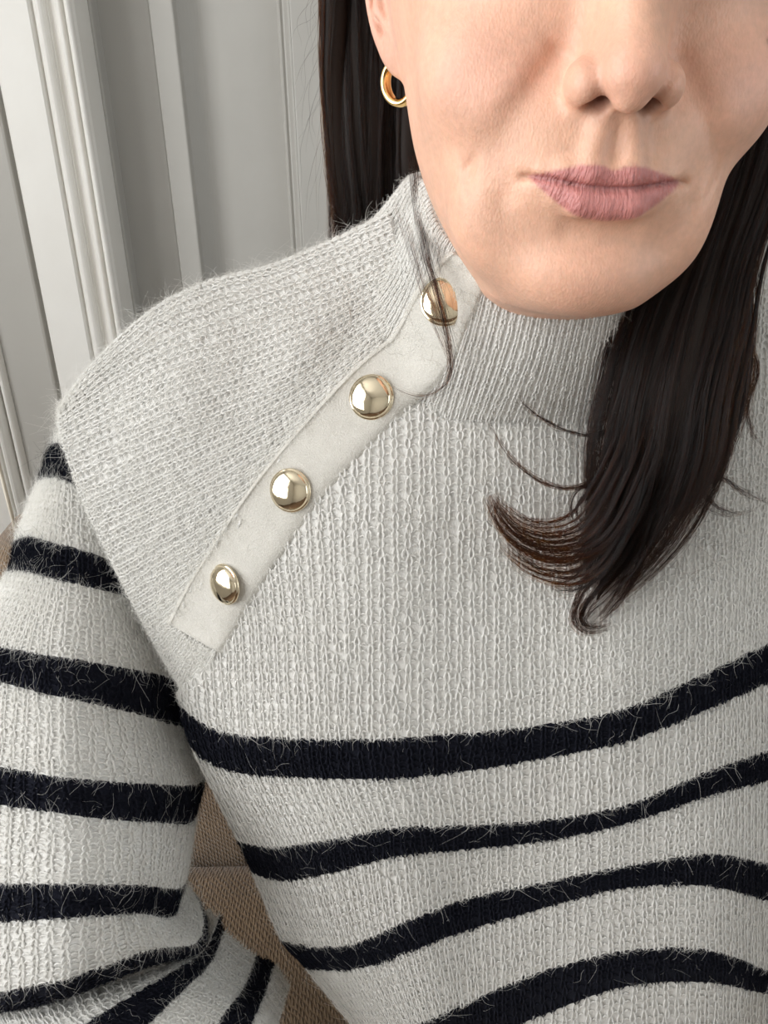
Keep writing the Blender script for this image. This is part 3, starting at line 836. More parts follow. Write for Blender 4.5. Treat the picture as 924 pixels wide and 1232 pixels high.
# ---- front panel.  Columns are stitch columns, rows are courses; the stripe edges are rows.
XS = [215, 262, 350, 450, 550, 650, 750, 850, 925, 980, 1006]
def yon(tab, x):
    t = np.array(tab, float); return float(np.interp(x, t[:, 0], t[:, 1])) if x <= t[-1, 0] else float(t[-1, 1] + (x - t[-1, 0]) * (t[-1, 1] - t[-2, 1]) / (t[-1, 0] - t[-2, 0]))
S = [
 [(208,834),(247,874),(294,889),(357,888),(435,890),(513,889),(592,877),(670,871),(749,853),(827,819),(924,774)],
 [(225,892),(278,930),(357,936),(459,938),(553,930),(631,916),(709,907),(788,882),(866,848),(924,821)],
 [(280,1004),(325,1021),(372,1018),(427,1000),(513,993),(592,994),(670,985),(749,970),(827,937),(924,903)],
 [(298,1042),(341,1062),(388,1055),(451,1034),(537,1025),(623,1018),(709,1003),(788,983),(866,953),(924,940)],
 [(334,1124),(380,1143),(427,1136),(474,1115),(537,1087),(631,1066),(709,1053),(788,1033),(850,1028),(924,1039)],
 [(362,1158),(404,1172),(459,1160),(513,1138),(592,1110),(670,1090),(749,1070),(827,1062),(924,1084)],
 [(430,1240),(470,1243),(506,1231),(553,1211),(631,1176),(709,1152),(788,1138),(850,1143),(924,1168)],
 [(470,1278),(520,1275),(570,1258),(631,1232),(670,1215),(749,1189),(827,1179),(924,1197)],
 [(560,1370),(640,1340),(709,1310),(788,1290),(850,1290),(924,1310)],
]
EDGE = [215, 230, 284, 302, 337, 366, 432, 470, 545]      # left edge of each of these rows
rows = []
up = [(300, -190), (395, -150), (495, -105), (595, -75), (690, -45), (775, -18)]     # rows above the first stripe (nominal y, shift of the left edge)
for k, (yy, sh) in enumerate(up):
    r = []
    for x in XS:
        f = np.clip((x - 215) / 250, 0, 1)
        xx = x + sh * (1 - f) * .6
        xx += [124, 100, 76, 50, 30, 12][k] * np.clip((x - 850) / 156, 0, 1) ** 1.3
        r.append((xx, yy - np.interp(x, [740, 925, 1006], [0, 17 * k, [-150, -90, -40, 20, 65, 95][k]])))
    rows.append(r)
for k, t in enumerate(S):
    r = []
    for x in XS:
        f = np.clip((x - 215) / 420, 0, 1)
        xx = x + (EDGE[k] - 215) * (1 - f) ** 1.4
        r.append((xx, yon(t, xx)))
    rows.append(r)
base = lat(rows)
# turn the left border round the side of the body
e0 = base[:, 0] + np.array([.010, .030, -.002]); e1 = base[:, 0] + np.array([.030, .085, -.004])
e2 = base[:, -1] + np.array([-.006, .035, -.002]); e3 = base[:, -1] + np.array([-.030, .090, -.004])
base = np.concatenate([e1[:, None], e0[:, None], base, e2[:, None], e3[:, None]], 1)
# gentle drape folds
uu = np.arange(base.shape[1])
RC = [0, 9, 18, 27, 36, 44, 54, 59, 66, 71, 78, 83, 91, 96, 106]
front = Patch(base)
PL_LO = np.array([(600, 300), (594,327),(549,424),(490,492),(385,608),(290,757),(262,800),(205,742)])
def side_of(poly, px, py):
    """signed distance-like: positive on the lower-right side of the polyline (given from top right to bottom left)"""
    best = np.full(np.shape(px), 1e9); sg = np.zeros(np.shape(px))
    for (x0, y0), (x1, y1) in zip(poly[:-1], poly[1:]):
        dx, dy = x1 - x0, y1 - y0
        t = np.clip(((px - x0)*dx + (py - y0)*dy) / (dx*dx + dy*dy), 0, 1)
        d = np.hypot(px - x0 - t*dx, py - y0 - t*dy)
        c = dx*(py - y0) - dy*(px - x0)
        m = d < best; best = np.where(m, d, best); sg = np.where(m, -np.sign(c), sg)
    return sg * best
SEAM = np.array([(1000,300),(880,412),(800,476),(735,499),(668,500),(600,497),(545,492),(490,485)])
PLC = np.array([(560,310),(535,363),(505,425),(448,478),(349,590),(271,703),(233,770)])
PC = [(566,318),(553,338),(535,367),(503,428),(448,478),(349,590),(271,703),(234,768)]
PW = [27,33,38,40,41,41,40,38]
def off_placket(px, py, fr=.86):
    """true where the button band does not cover the cloth"""
    c = spline(np.c_[PC, PW], 60); out = np.ones(np.shape(px), bool)
    for p, q in zip(c[:-1], c[1:]):
        dx, dy = q[0] - p[0], q[1] - p[1]
        t = ((px - p[0])*dx + (py - p[1])*dy) / (dx*dx + dy*dy)
        d = np.abs((px - p[0])*dy - (py - p[1])*dx) / math.hypot(dx, dy)
        out &= ~((t >= 0) & (t <= 1) & (d < fr * p[2]))
    return out
def keep_front(px, py, C):
    a = side_of(np.array([(594,300),(549,424),(483,490),(385,606),(292,752),(258,790)]), px, py) > -16
    below = py > np.interp(px, [205, 262], [838, 790])
    a = np.where(px < 262, below, a)
    s = py > np.interp(px, [490,545,600,668,735,800,850,885,905,924,1000,1100], [478,484,489,492,491,468,425,330,296,290,290,290])
    s = np.where(px < 490, True, s)
    return a & s & off_placket(px, py, .8)
fp = knit('front_panel', front, .0058, RC, [(54, 59), (66, 71), (78, 83), (91, 96)], keep_front, flip=-1)

# ---- shoulder panel: columns run from the cap edge towards the collar
rows = [
 [(75,487),(110,441),(180,378),(250,343),(330,321),(400,292),(470,258)],
 [(72,503),(130,462),(210,418),(290,392),(360,365),(425,338),(478,308)],
 [(80,540),(140,512),(210,482),(290,455),(365,425),(430,388),(490,345)],
 [(100,600),(150,577),(215,548),(285,518),(350,485),(410,445),(462,408)],
 [(130,665),(165,646),(215,620),(270,590),(320,560),(360,527),(400,490)],
 [(160,725),(185,710),(220,686),(255,660),(288,632),(315,602),(342,570)],
 [(195,790),(205,776),(220,757),(235,736),(250,715),(266,692),(282,668)],
 [(232,848),(236,832),(244,815),(252,800),(262,783),(275,765),(290,745)],
]
L = lat(rows, -.0025)
back0 = L[0] + np.array([0.0, .018, -.006]); back1 = L[0] + np.array([0, .06, -.03]); 
L = np.concatenate([back1[None], back0[None], L], 0)
cu = L[:, 0] + np.array([.004, .009, -.002]); cu2 = L[:, 0] + np.array([.018, .014, -.004])
L = np.concatenate([cu2[:, None], cu[:, None], L], 1)
L = np.swapaxes(L, 0, 1)            # rows = along the stitch columns
shoulder = Patch(L)
def keep_sh(px, py, C):
    return (side_of(np.array([(500,300),(497,392),(420,455),(330,560),(205,740),(190,770)]), px, py) < 14) & off_placket(px, py) | (px < 262) & (py > 740) & off_placket(px, py, .92)
# courses along the wale, from under the cap edge to the placket
sh = knit('shoulder_panel', shoulder, .0049, [0, 3, 6, 14, 24, 34, 43, 51, 58], [], keep_sh, flip=1, base_off=-1.15, r=.47, fuzz=26)

# ---- collar: a closed ring of fine rib round the neck
CK = [  # top, middle, seam  (px, py, Y)
 ((497,212,.425),(452,262,.430),(405,292,.436)),
 ((508,228,.398),(468,305,.402),(425,345,.408)),
 ((518,268,.372),(490,350,.374),(450,425,.380)),
 ((545,304,.352),(525,392,.353),(490,480,.361)),
 ((592,329,.337),(570,412,.338),(545,494,.349)),
 ((645,350,.329),(628,425,.330),(600,499,.344)),
 ((700,362,.328),(685,432,.330),(668,502,.344)),
 ((755,358,.333),(745,430,.335),(735,502,.349)),
 ((800,335,.350),(800,410,.352),(802,482,.363)),
 ((830,300,.385),(845,360,.387),(872,420,.392))]
ring = np.array([[at(*q) for q in k] for k in CK])                 # (10,3,3)
axis = np.array([ring[:, j].mean(0) for j in range(3)]); axis[:, 1] += .022
bk = []
for a in (0.30, 0.5, 0.70):                                         # round the back of the neck
    p = []
    for j in range(3):
        A, B = ring[-1, j], ring[0, j]
        m = A * (1 - a) + B * a
        m = m + np.array([0, .055 * sin(pi * a), .012 * sin(pi * a)])
        p.append(m)
    bk.append(p)
ring = np.concatenate([ring, np.array(bk)], 0)
c0 = ring[:, 0].mean(0)
inn = ring[:, 0] + (c0 - ring[:, 0]) * .11 + np.array([0, 0, -.004]); inn2 = inn + (c0 - ring[:, 0]) * .03 + np.array([0, 0, -.03])
out = ring[:, 2] + (ring[:, 2] - ring[:, 1]) * .12
R4 = np.stack([inn2, inn, ring[:, 0], ring[:, 1], ring[:, 2], out], 0)   # rows along the height
R4 = np.concatenate([R4[:, -2:], R4, R4[:, :3]], 1)                   # wrap round
nk = ring.shape[0]
collar = Patch(R4)
def keep_col(px, py, C):
    return np.ones(np.shape(px), bool)
co = knit('collar', collar, .0034, [0, 6, 9, 24, 41, 44], [], keep_col, flip=-1, r=.40, hs=.75, leg=LEGF, bars=False, u0=2, u1=2 + nk, fuzz=14, base_off=-.45, flen=.6, jit=.035)

# ---- placket: smooth felted band carrying the buttons
pc = spline(np.c_[PC, PW], 40)
tg = np.gradient(pc[:, :2], axis=0); tg /= np.linalg.norm(tg, axis=1)[:, None]
nrm = np.c_[-tg[:, 1], tg[:, 0]]
def placket_Y(px, py):
    c = np.where((py < 480) & (px > 430), 1.0, 0.0)
    return depthY(px, py)
PYC = np.interp(np.arange(40), np.linspace(0, 39, 8), [.3425, .3455, .347, .3535, .357, .349, .348, .353])
# the band lies on the cloth below it: depth and cross slope read from collar and chest along its centre line
cu_, cv_ = np.meshgrid(np.linspace(2, 2 + nk, 260), np.linspace(2, 4.4, 50), indexing='ij')
cp = collar.P(cu_, cv_).reshape(-1, 3); cpx, cpy = project(cp)
fr = cp[:, 1] < .43
cp, cpx, cpy = cp[fr], cpx[fr], cpy[fr]
def under(px, py):
    d2 = (cpx - px)**2 + (cpy - py)**2
    k = np.argsort(d2)[:6]
    dc = depthY(np.array([px]), np.array([py]))[0]
    if d2[k[0]] > 14**2: return dc
    return min(dc, cp[k, 1].mean()) if py > 400 else cp[k, 1].mean()
PYS, PSL = [], []
for i in range(40):
    v = [under(*(pc[i, :2] + nrm[i] * a * pc[i, 2])) for a in (-.8, -.4, 0, .4, .8)]
    f = np.polyfit([-.8, -.4, 0, .4, .8], v, 1)
    PYS.append(min(f[1], np.mean(v)) - .0020); PSL.append(f[0])
def smooth1(v, n=4):
    v = np.array(v)
    for _ in range(n): v = np.convolve(np.r_[2*v[0]-v[1], v, 2*v[-1]-v[-2]], [.25, .5, .25], 'valid')
    return v
PYS = smooth1(PYS, 6); PSL = smooth1(PSL, 6)
PYC = PYS
rows = []
prof = [(-.99, .006), (-1.0, .002), (-.98, -.0008), (-.91, -.0021), (-.80, -.0013), (-.3, -.0012), (.45, -.0009), (.78, .0004), (.92, .0022), (1.0, .004), (.99, .007)]
sl = np.interp(np.arange(40), np.linspace(0, 39, 8), [.016, .016, .016, .014, .010, .005, .004, .004])
for i in range(40):
    r = []
    for a, h in prof:
        a = -a
        p = pc[i, :2] + nrm[i] * a * pc[i, 2]
        y = PYS[i] + PSL[i] * a + h
        r.append(at(p[0], p[1], y))
    rows.append(r)
end = [np.array(r) + np.array([0, .004, 0]) for r in (rows[0], rows[-1])]
tip = rows[-1] + (np.array(rows[-1]) - np.array(rows[-2])) * .35 + np.array([0, .006, 0])
Lp = np.array([end[0]] + rows + [tip])
placket = Patch(Lp)
gu = np.linspace(0, placket.nu - 1, 61); gv = np.linspace(0, placket.nv - 1, 260)
GV, GU = np.meshgrid(gv, gu, indexing='ij')
PV = placket.P(GU, GV); _, _, pn = placket.frame(GU, GV)
PV += pn * ((np.sin(GV * .9 + GU) * .0002))[..., None]
I = np.arange(GU.size).reshape(GU.shape)
q = np.stack([I[:-1, :-1], I[:-1, 1:], I[1:, 1:], I[1:, :-1]], -1).reshape(-1, 4)
po = mesh_obj('placket', PV.reshape(-1, 3), q.astype(np.int32), M_FELT); adopt(po, sweater)
pflip = 1.0 if (pn.reshape(-1, 3)[5000] @ np.array([0, -1, 0])) > 0 else -1.0
nf = 15000
fu = rng.uniform(.5, placket.nu - 1.5, nf); fv = rng.uniform(1, placket.nv - 1.2, nf)
pp = placket.P(fu, fv); du, dv, nn = placket.frame(fu, fv)
du /= np.linalg.norm(du, axis=-1)[:, None]; dv /= np.linalg.norm(dv, axis=-1)[:, None]
ALLF['w'].append(np.hstack([pp, nn * pflip * .5, dv, du, np.full((nf, 1), .5)]))

# ---- sleeve: upper arm
SL = [  # (course, [ (px,py,Y) from left to right ])
 (0,   [(92,498,.475),(96,502,.462),(108,515,.455),(125,525,.452),(150,545,.455),(175,565,.465)]),
 (5,   [(66,536,.455),(70,533,.440),(82,538,.432),(105,548,.428),(140,566,.432),(180,590,.445)]),
 (10,  [(50,578,.445),(57,576,.427),(75,577,.419),(105,590,.414),(145,610,.418),(190,632,.435)]),
 (20,  [(22,648,.430),(36,645,.405),(67,653,.396),(105,663,.394),(145,679,.400),(195,695,.420)]),
 (26,  [(12,685,.425),(28,687,.398),(67,697,.386),(105,706,.385),(149,716,.393),(200,730,.415)]),
 (39,  [(-32,770,.415),(-14,775,.380),(51,787,.358),(103,795,.357),(165,806,.372),(218,812,.400)]),
 (45,  [(-44,812,.408),(-26,814,.370),(51,834,.346),(103,845,.346),(165,859,.362),(226,874,.392)]),
 (58,  [(-62,905,.400),(-42,914,.350),(51,931,.322),(110,938,.323),(180,943,.338),(240,941,.372)]),
 (64,  [(-66,955,.396),(-46,962,.342),(51,976,.313),(118,985,.314),(180,989,.328),(231,988,.362)]),
 (76,  [(-68,1056,.385),(-48,1062,.326),(50,1063,.296),(115,1064,.296),(175,1065,.308),(219,1066,.340)]),
 (82,  [(-68,1104,.380),(-48,1110,.320),(50,1107,.289),(115,1102,.290),(165,1099,.303),(210,1101,.335)]),
 (92,  [(-68,1190,.372),(-48,1200,.310),(50,1184,.280),(115,1166,.284),(180,1142,.300),(238,1132,.330)]),
 (96,  [(-60,1216,.376),(-46,1222,.318),(50,1206,.288),(115,1184,.292),(185,1156,.306),(243,1141,.334)]),
 (99,  [(-50,1216,.39),(-40,1220,.34),(50,1206,.312),(115,1186,.315),(185,1160,.325),(240,1146,.345)]),
]
Ls = np.array([[at(*q) for q in r] for _, r in SL])
wl = Ls[:, 0] + np.array([.012, .035, 0]); wr = Ls[:, -1] + np.array([-.006, .028, 0]); wr2 = Ls[:, -1] + np.array([-.035, .055, 0])
Ls = np.concatenate([wl[:, None], Ls, wr[:, None], wr2[:, None]], 1)
sleeve = Patch(Ls)
knit('sleeve', sleeve, .0075, [c for c, _ in SL], [(5, 10), (20, 26), (39, 45), (58, 64), (76, 82), (92, 99)], None, flip=-1, r=.62, hs=1.0, u0=0.0, fuzz=42, flen=1.15)

# ---- sleeve below the elbow: bunched cloth going forward
FS = [
 (0,  [(-60,1170,.375),(30,1165,.355),(90,1150,.355),(150,1135,.356),(200,1125,.358),(232,1130,.362)]),
 (5,  [(-50,1226,.325),(40,1218,.304),(100,1198,.308),(155,1178,.316),(205,1160,.328),(241,1146,.346)]),
 (9,  [(-10,1262,.305),(70,1250,.288),(118,1222,.293),(165,1194,.303),(210,1168,.316),(246,1143,.338)]),
 (16, [(60,1300,.300),(130,1272,.284),(168,1242,.289),(200,1212,.300),(226,1186,.314),(252,1160,.340)]),
 (26, [(150,1330,.305),(205,1296,.288),(236,1266,.290),(258,1236,.300),(276,1210,.316),(292,1190,.345)]),
 (32, [(200,1340,.315),(246,1306,.296),(272,1280,.297),(292,1252,.306),(306,1224,.322),(316,1200,.350)]),
 (40, [(240,1370,.330),(280,1330,.310),(300,1304,.310),(318,1276,.318),(330,1250,.335),(336,1226,.360)]),
]
Lf = np.array([[at(*q) for q in r] for _, r in FS])
wr = Lf[:, -1] + np.array([.004, .03, -.008])
Lf = np.concatenate([Lf, wr[:, None]], 1)
fore = Patch(Lf)
knit('lower_sleeve', fore, .0070, [c for c, _ in FS], [(9, 16), (26, 32)], None, flip=-1, r=.62, hs=1.0, fuzz=42, flen=1.15)

# ---- the other arm, just outside the frame
MIR = np.array([-1.0, 1, 1]); SH = np.array([.172, 0, 0])
knit('sleeve', Patch(Ls * MIR + SH), .0075, [c for c, _ in SL], [(5, 10), (20, 26), (39, 45), (58, 64), (76, 82), (92, 99)], None, flip=1, r=.62, hs=1.0, fuzz=6, tri=4)
knit('lower_sleeve', Patch(Lf * MIR + SH), .0070, [c for c, _ in FS], [(9, 16), (26, 32)], None, flip=1, r=.62, hs=1.0, fuzz=6, tri=4)

# ---- fibres standing off the yarn
def fibres(name, rec, mt, prob_long, rad, lift=0.0):
    n = len(rec)
    root, nn, t, s, fl = rec[:, :3], rec[:, 3:6], rec[:, 6:9], rec[:, 9:12], rec[:, 12]
    a = rng.uniform(0, 2*pi, n)
    tang = np.cos(a)[:, None] * t + np.sin(a)[:, None] * s
    side = -np.sin(a)[:, None] * t + np.cos(a)[:, None] * s
    lng = rng.random(n) < prob_long
    Ln = rng.gamma(3.0, .00075, n) * fl + np.where(lng, rng.uniform(.004, .012, n) * np.minimum(fl, 1), 0)
    Ln = np.minimum(Ln, .015)
    up = rng.uniform(.05, .75, n) + lift
    d = tang * rng.uniform(.6, 1.1, n)[:, None] + nn * up[:, None]
    d /= np.linalg.norm(d, axis=1)[:, None]
    c1 = side * rng.normal(0, .55, n)[:, None] - nn * (rng.uniform(.1, .7, n) * up)[:, None]
    k = np.linspace(0, 1, 6)[None, :, None]
    wob = np.sin(k * rng.uniform(3, 8, n)[:, None, None] + rng.uniform(0, 6, n)[:, None, None]) * .08
    P = root[:, None] + Ln[:, None, None] * (d[:, None] * k + c1[:, None] * k**2 + side[:, None] * wob)
    R = rad * np.linspace(1, .35, 6)[None] * rng.uniform(.7, 1.3, n)[:, None]
    o = hair_obj(name, P, R, mt); adopt(o, sweater)
    return o
fibres('fuzz', np.vstack(ALLF['w']), M_FUZZ, .04, .000058)
ww = np.vstack(ALLF['w'])
hal = ww[(ww[:, 2] > -.26) & (ww[:, 0] < -.01) & (rng.random(len(ww)) < .035)].copy(); hal[:, 12] = 1.0
fibres('fuzz', hal, M_FUZZ, .8, .000036, lift=.5)
dd = np.vstack(ALLF['d'])
fibres('fuzz', dd, M_FUZZD, .03, .000045)
pick = dd[rng.random(len(dd)) < np.where(dd[:, 12] > 1.1, .009, .003)].copy(); pick[:, 12] *= 1.5
fibres('fuzz', pick, M_FUZZ, .5, .00004)

# ---- gold buttons
M_GOLD = mat('pale_gold', (0.80, 0.70, 0.52), 0.07, metal=1.0, bump=(220, 0.05, 0.0015))
def lathe(prof, n=48):
    V = []; F = []
    for r, z in prof:
        for k in range(n): V.append((r*cos(2*pi*k/n), r*sin(2*pi*k/n), z))
    m = len(prof)
    for i in range(m - 1):
        for k in range(n): F.append((i*n+k, i*n+(k+1) % n, (i+1)*n+(k+1) % n, (i+1)*n+k))
    F.append(tuple(range(n-1, -1, -1))); F.append(tuple((m-1)*n + k for k in range(n)))
    return V, F
bprof = [(.0088, -.0012), (.0099, -.0008), (.0104, 0.0), (.0104, .0005), (.0101, .0009), (.0097, .0010)]
bprof += [(.0096*cos(a), .0011 + .0036*sin(a)) for a in np.linspace(0, pi/2 - .02, 16)]
BV, BF = lathe(bprof)
for i, (px, py, tilt) in enumerate(((535,363,(-.05,-.80,.45)), (447,478,(-.22,-.86,.42)), (349.5,590,(-.30,-.90,.30)), (271,703,(-.62,-.72,.20)))):
    nb = np.array(tilt); nb /= np.linalg.norm(nb)
    k = np.argmin(np.hypot(pc[:, 0] - px, pc[:, 1] - py))
    c = at(px, py, PYC[k] - .0018)
    ex = np.cross([0, 0, 1.0], nb); ex /= np.linalg.norm(ex); ey = np.cross(nb, ex)
    B3 = np.array(BV) @ np.array([ex, ey, nb]) + c
    o = mesh_obj('button', B3, BF, M_GOLD); adopt(o, sweater)
    o['label'] = 'domed pale gold metal button'

# ------------------------------------------------------------------ hair
def hair_material(name, mel, red, rough=.28, tint=None):
    m = bpy.data.materials.new(name); m.use_nodes = True
    nt = m.node_tree; nt.nodes.clear()
    o = nt.nodes.new('ShaderNodeOutputMaterial'); h = nt.nodes.new('ShaderNodeBsdfHairPrincipled')
    h.parametrization = 'MELANIN'
    h.inputs['Melanin'].default_value = mel; h.inputs['Melanin Redness'].default_value = red
    h.inputs['IOR'].default_value = 1.36; h.inputs['Roughness'].default_value = rough; h.inputs['Radial Roughness'].default_value = .35
    h.inputs['Random Color'].default_value = .25; h.inputs['Random Roughness'].default_value = .2
    nt.links.new(h.outputs[0], o.inputs[0])
    return m
M_HAIR = hair_material('dark_brown_hair', .96, .75)
M_CORE = mat('hair_depths', (0.012, 0.007, 0.005), 0.6, spec=.25)

hair = empty('hair', person.location)
hair.parent = person; hair.location = (0, 0, 0)
bpy.context.view_layer.update()
tag(hair, 'long straight dark brown hair with curled ends')

STR, RAD = [], []
BSTR, BRAD = [], []          # window-lit edge put into the colour as redder brown, also used on curl ends
M_HAIRB = hair_material('lit_auburn_hair', .80, .9)
def bundle(path, n, r=.00005, pts=36, flat=.45, spread=1.0, tip=.25, wave=.0015, core=True, thick=None, name='lock', jitter_end=.06, clump=.62, brown=0.0):
    """path rows: (px, py, Y, half-width px).  Strands keep their place in the cross-section along the path."""
    path = np.array(path, float)
    C = np.array([at(*p[:3]) for p in path]); w = path[:, 3] / FPX * (C @ CF)
    S_ = spline(np.c_[C, w], pts); P, W = S_[:, :3], np.maximum(S_[:, 3], .0004)
    T = np.gradient(P, axis=0); T /= np.linalg.norm(T, axis=1)[:, None]
    Vd = P / np.linalg.norm(P, axis=1)[:, None]
    A = np.cross(T, Vd); A /= np.linalg.norm(A, axis=1)[:, None]; B = np.cross(A, T)
    rr = np.sqrt(rng.random(n)) * spread; th = rng.uniform(0, 2*pi, n)
    a, b_ = rr*np.cos(th), rr*np.sin(th)*flat
    nc = max(1, n // 28)                                   # strands gather in clumps towards the tips
    cc = rng.integers(0, n, nc); own = cc[np.argmin((a[:, None] - a[cc][None])**2 + (b_[:, None] - b_[cc][None])**2, 1)]
    k = np.linspace(0, 1, pts)
    out = []
    ph = rng.uniform(0, 2*pi, (n, 1)); fr = rng.uniform(3, 9, (n, 1)); am = rng.normal(0, wave, (n, 1))
    end = 1 - np.abs(rng.normal(0, jitter_end, n))
    g = (clump * np.clip(k / .35, 0, 1))[None]
    aa = a[:, None] * (1 - g) + a[own][:, None] * g; bb = b_[:, None] * (1 - g) + b_[own][:, None] * g
    phc = ph[own]
    ia = aa + (.10 * np.sin(k[None]*4 + phc)); ib = bb + .06 * np.cos(k[None]*5 + phc*1.7)
    X = P[None] + (ia * W[None])[..., None] * A[None] + (ib * W[None])[..., None] * B[None]
    X = X + (am * np.sin(k[None]*fr*2 + ph) * k[None])[..., None] * A[None]
    for i in range(n):
        m = max(6, int(pts * end[i]))
        isb = rng.random() < brown
        (BSTR if isb else STR).append(X[i, :m])
        (BRAD if isb else RAD).append(r * rng.uniform(.7, 1.25) * np.interp(np.linspace(0, 1, m), [0, .7, 1], [1, .9, tip]))
    if core:
        th_ = np.linspace(0, 2*pi, 14, endpoint=False)
        fl = flat if thick is None else thick
        sc = np.interp(k, [0, .62, .9, 1], [.82, .74, .35, .04])
        Vv = P[:, None] + (W*sc)[:, None, None] * (np.cos(th_)[None, :, None]*A[:, None] + fl*np.sin(th_)[None, :, None]*B[:, None])
        m = len(P); F = [(i*14+j, i*14+(j+1) % 14, (i+1)*14+(j+1) % 14, (i+1)*14+j) for i in range(m-1) for j in range(14)]
        F += [tuple(range(13, -1, -1)), tuple((m-1)*14+j for j in range(14))]
        o = mesh_obj(name, Vv.reshape(-1, 3), F, M_CORE); adopt(o, hair)

# behind the ear, down behind the shoulder
bundle([(452,-150,.47,62),(447,-40,.46,62),(444,60,.455,60),(444,150,.452,57),(446,230,.452,52),(448,300,.456,50),(448,370,.47,50)], 2600, flat=.35, brown=.10)
bundle([(500,-60,.440,16),(496,30,.440,20),(494,110,.438,22),(492,180,.436,20),(490,240,.436,16),(486,300,.445,12)], 500, flat=.5)
bundle([(405,-80,.452,20),(402,20,.45,20),(401,100,.45,19),(406,190,.45,17),(413,260,.452,15),(418,320,.46,14)], 420, flat=.5, r=.000055, brown=.75)
# over the other shoulder, in front of the sweater
bundle([(955,-120,.400,55),(938,0,.380,58),(915,110,.362,60),(885,210,.345,62),(852,300,.332,64),(822,385,.326,76),(800,465,.318,80),(783,545,.313,82),(765,615,.312,68),(740,675,.314,46),(718,722,.314,22)], 4200, flat=.38, jitter_end=.09)
bundle([(885,250,.362,22),(884,330,.350,24),(886,400,.340,24),(880,470,.332,26),(862,530,.327,24),(840,590,.322,18),(815,630,.320,8)], 520, flat=.5)
bundle([(800,400,.332,22),(775,510,.312,30),(748,585,.306,34),(712,640,.306,34),(668,654,.308,28),(627,642,.311,20),(602,617,.313,13),(588,590,.315,7)], 420, flat=.35, jitter_end=.10, core=False, clump=.90, r=.00006, brown=.4)
bundle([(800,440,.330,20),(768,560,.308,28),(735,635,.305,30),(700,680,.306,24),(660,684,.309,17),(624,668,.311,12),(600,645,.313,7)], 260, flat=.35, jitter_end=.14, core=False, clump=.92, r=.00006, brown=.4)
bundle([(800,440,.330,20),(770,570,.307,28),(742,645,.304,30),(712,690,.305,24),(680,706,.308,14),(655,700,.310,8)], 160, flat=.35, jitter_end=.16, core=False, clump=.9, r=.000055)
bundle([(810,480,.328,24),(778,590,.308,28),(748,660,.306,26),(722,700,.308,19),(702,728,.310,13),(698,748,.312,9),(712,757,.312,7),(742,750,.312,5)], 240, flat=.4, jitter_end=.14, core=False, clump=.9, r=.000055)
bundle([(810,480,.328,24),(785,600,.308,26),(765,670,.306,22),(752,705,.307,15),(730,735,.310,9),(712,752,.311,5)], 150, flat=.4, jitter_end=.16, core=False, clump=.9)
bundle([(872,440,.336,12),(862,540,.324,14),(838,588,.321,12),(800,606,.319,12),(770,590,.317,7)], 200, flat=.5, jitter_end=.2, core=False)
bundle([(850,500,.326,10),(842,560,.322,12),(850,600,.321,9),(880,618,.323,5),(915,612,.328,3)], 70, flat=.5, jitter_end=.25, core=False, r=.00004)
bundle([(846,580,.322,10),(868,578,.322,8),(895,594,.325,6),(940,612,.33,4)], 50, core=False, r=.00004, jitter_end=.25)
bundle([(892,380,.342,10),(905,420,.338,7),(912,450,.336,6),(900,490,.334,4),(905,520,.336,3),(925,545,.34,3)], 70, core=False, r=.00004, jitter_end=.2)
bundle([(740,515,.322,7),(712,524,.323,4),(680,518,.325,2.4),(650,502,.328,1.8),(630,486,.332,1.4),(620,470,.335,1.0)], 26, core=False, r=.00005, jitter_end=.12)
bundle([(745,570,.318,12),(715,580,.317,7),(680,586,.318,5),(645,575,.321,3),(612,548,.325,2),(594,518,.329,1.5),(590,500,.331,1)], 42, core=False, r=.00004, jitter_end=.2)
bundle([(735,590,.316,9),(702,590,.316,9),(690,612,.315,6),(700,632,.314,6),(730,640,.312,6)], 60, core=False, r=.00004, jitter_end=.2)
# loose strands in front of the collar
bundle([(498,190,.415,8),(503,245,.395,8),(512,300,.358,8),(526,350,.334,9),(537,395,.332,8),(543,432,.333,7),(538,460,.336,6),(515,476,.340,5),(488,474,.344,5),(462,460,.348,5)], 34, core=False, r=.00005, jitter_end=.14, clump=.35, flat=.8)
bundle([(478,225,.430,10),(486,270,.400,10),(500,320,.360,9),(516,370,.336,8),(532,412,.333,8),(541,440,.334,7),(530,466,.338,6)], 18, core=False, r=.000045, jitter_end=.12, clump=.3, flat=.8)
bundle([(505,200,.412,8),(512,255,.390,9),(522,310,.350,8),(534,362,.332,8),(545,410,.331,7),(552,440,.333,6)], 9, core=False, r=.00004, jitter_end=.2, clump=.1, flat=.8)
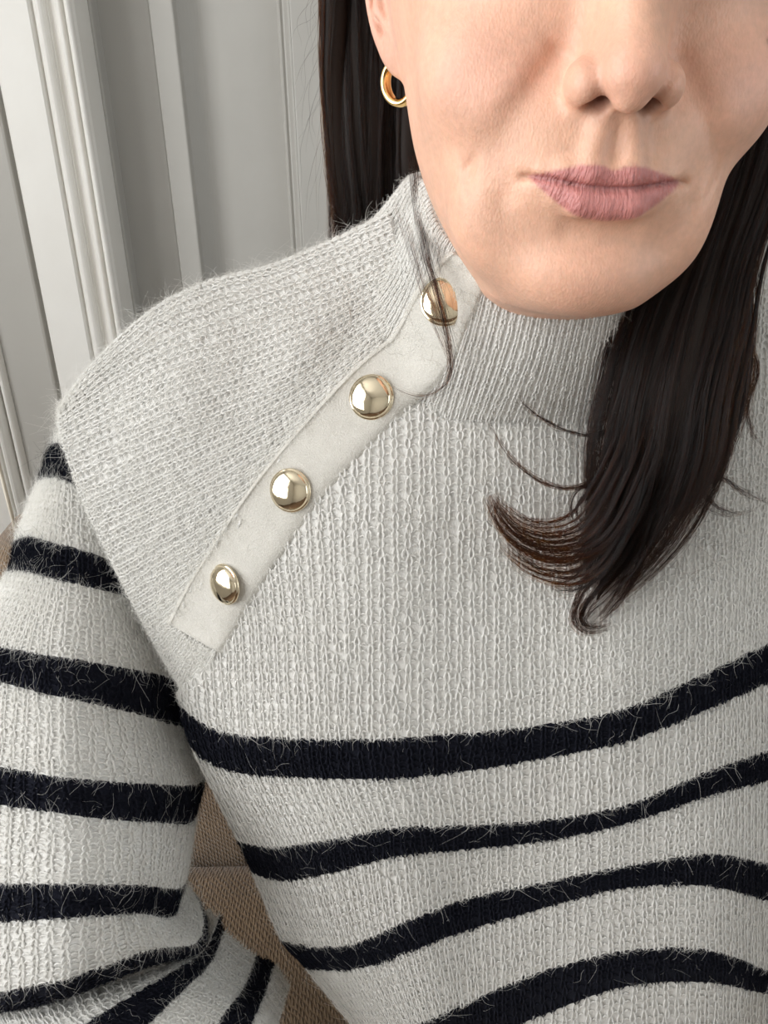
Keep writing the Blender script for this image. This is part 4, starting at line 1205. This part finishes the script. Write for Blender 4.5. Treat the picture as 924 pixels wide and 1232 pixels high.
# flyaways
for _ in range(30):
    x = rng.uniform(385, 404); y0 = rng.uniform(-60, 200)
    ex = x + rng.normal(-16, 18); ey = y0 + rng.uniform(40, 190)
    bundle([(x, y0, .45, 1), ((x+ex)/2 + rng.uniform(-14, 6), (y0+ey)/2, .447, 1), (ex, min(ey, 290), .445, 1)], 1, core=False, r=.000034, pts=14)
for _ in range(170):
    x = rng.uniform(700, 880); y = rng.uniform(480, 700)
    a = rng.uniform(0, 2*pi); l = rng.uniform(30, 95)
    p1 = (x + l*.5*cos(a), y + l*.5*sin(a)*.6); p2 = (x + l*cos(a + rng.normal(0, .5)), y + l*sin(a + rng.normal(0, .5))*.6)
    bundle([(x, y, .312, 1), (*p1, float(depthY(*p1)) - .012, 1), (*p2, float(depthY(*p2)) - .007, 1)], 1, core=False, r=.000034, pts=14)
for _ in range(26):
    x = rng.uniform(410, 560); y = rng.uniform(300, 450)
    a = rng.uniform(0, 2*pi); l = rng.uniform(25, 70)
    pts_ = [(x + l*t*cos(a + t*.8*k_), y + l*t*sin(a + t*.8*k_)) for t, k_ in zip((0, .5, 1), [rng.normal()]*3)]
    bundle([(px, py, float(np.interp(px, [400, 480, 560], [.395, .355, .335])) - .006, 1) for px, py in pts_], 1, core=False, r=.000024, pts=12)
so = hair_obj('strands', STR, RAD, M_HAIR); adopt(so, hair)
so = hair_obj('strands', BSTR, BRAD, M_HAIRB); adopt(so, hair)

# hair over the crown (above the frame)
bm = bmesh.new(); bmesh.ops.create_icosphere(bm, subdivisions=5, radius=1)
CV = np.array([v.co[:] for v in bm.verts]) * np.array([81, 103, 99]) + np.array([0, 100, 90])
dele = [v for v, c in zip(bm.verts, CV) if c[2] < 60 or (c[1] < 62 and c[2] < 140)]
for v, c in zip(bm.verts, h2w(CV)): v.co = c
bmesh.ops.delete(bm, geom=dele, context='VERTS')
me = bpy.data.meshes.new('crown'); bm.to_mesh(me); bm.free(); me.materials.append(M_CORE)
me.polygons.foreach_set('use_smooth', np.ones(len(me.polygons), bool))
o = link(bpy.data.objects.new('crown', me)); adopt(o, hair)
o.modifiers.new('thickness', 'SOLIDIFY').thickness = .004

# ------------------------------------------------------------------ hoop earring in the near ear
M_GOLDY = mat('yellow_gold', (0.95, 0.66, 0.28), 0.10, metal=1.0)
ec = at(481, 99, .369)
ax1 = np.array([0.62, -0.55, 0.0]); ax1 /= np.linalg.norm(ax1); ax2 = np.array([0.0, 0.0, 1.0])
V = []; F = []
n, m = 64, 16
for i in range(n):
    a = 2*pi*i/n*.965 + radians(95)
    d = cos(a)*ax1 + sin(a)*ax2; nrm_ = np.cross(ax1, ax2)
    for j in range(m):
        b_ = 2*pi*j/m
        V.append(ec + d*(.0074 + .0017*cos(b_)) + nrm_*(.0026*sin(b_)))
for i in range(n-1):
    for j in range(m): F.append((i*m+j, i*m+(j+1) % m, (i+1)*m+(j+1) % m, (i+1)*m+j))
F += [tuple(range(m-1, -1, -1)), tuple((n-1)*m+j for j in range(m))]
ear = mesh_obj('hoop_earring', V, F, M_GOLDY)
tag(ear, 'small polished gold hoop earring in the ear lobe', 'earring')
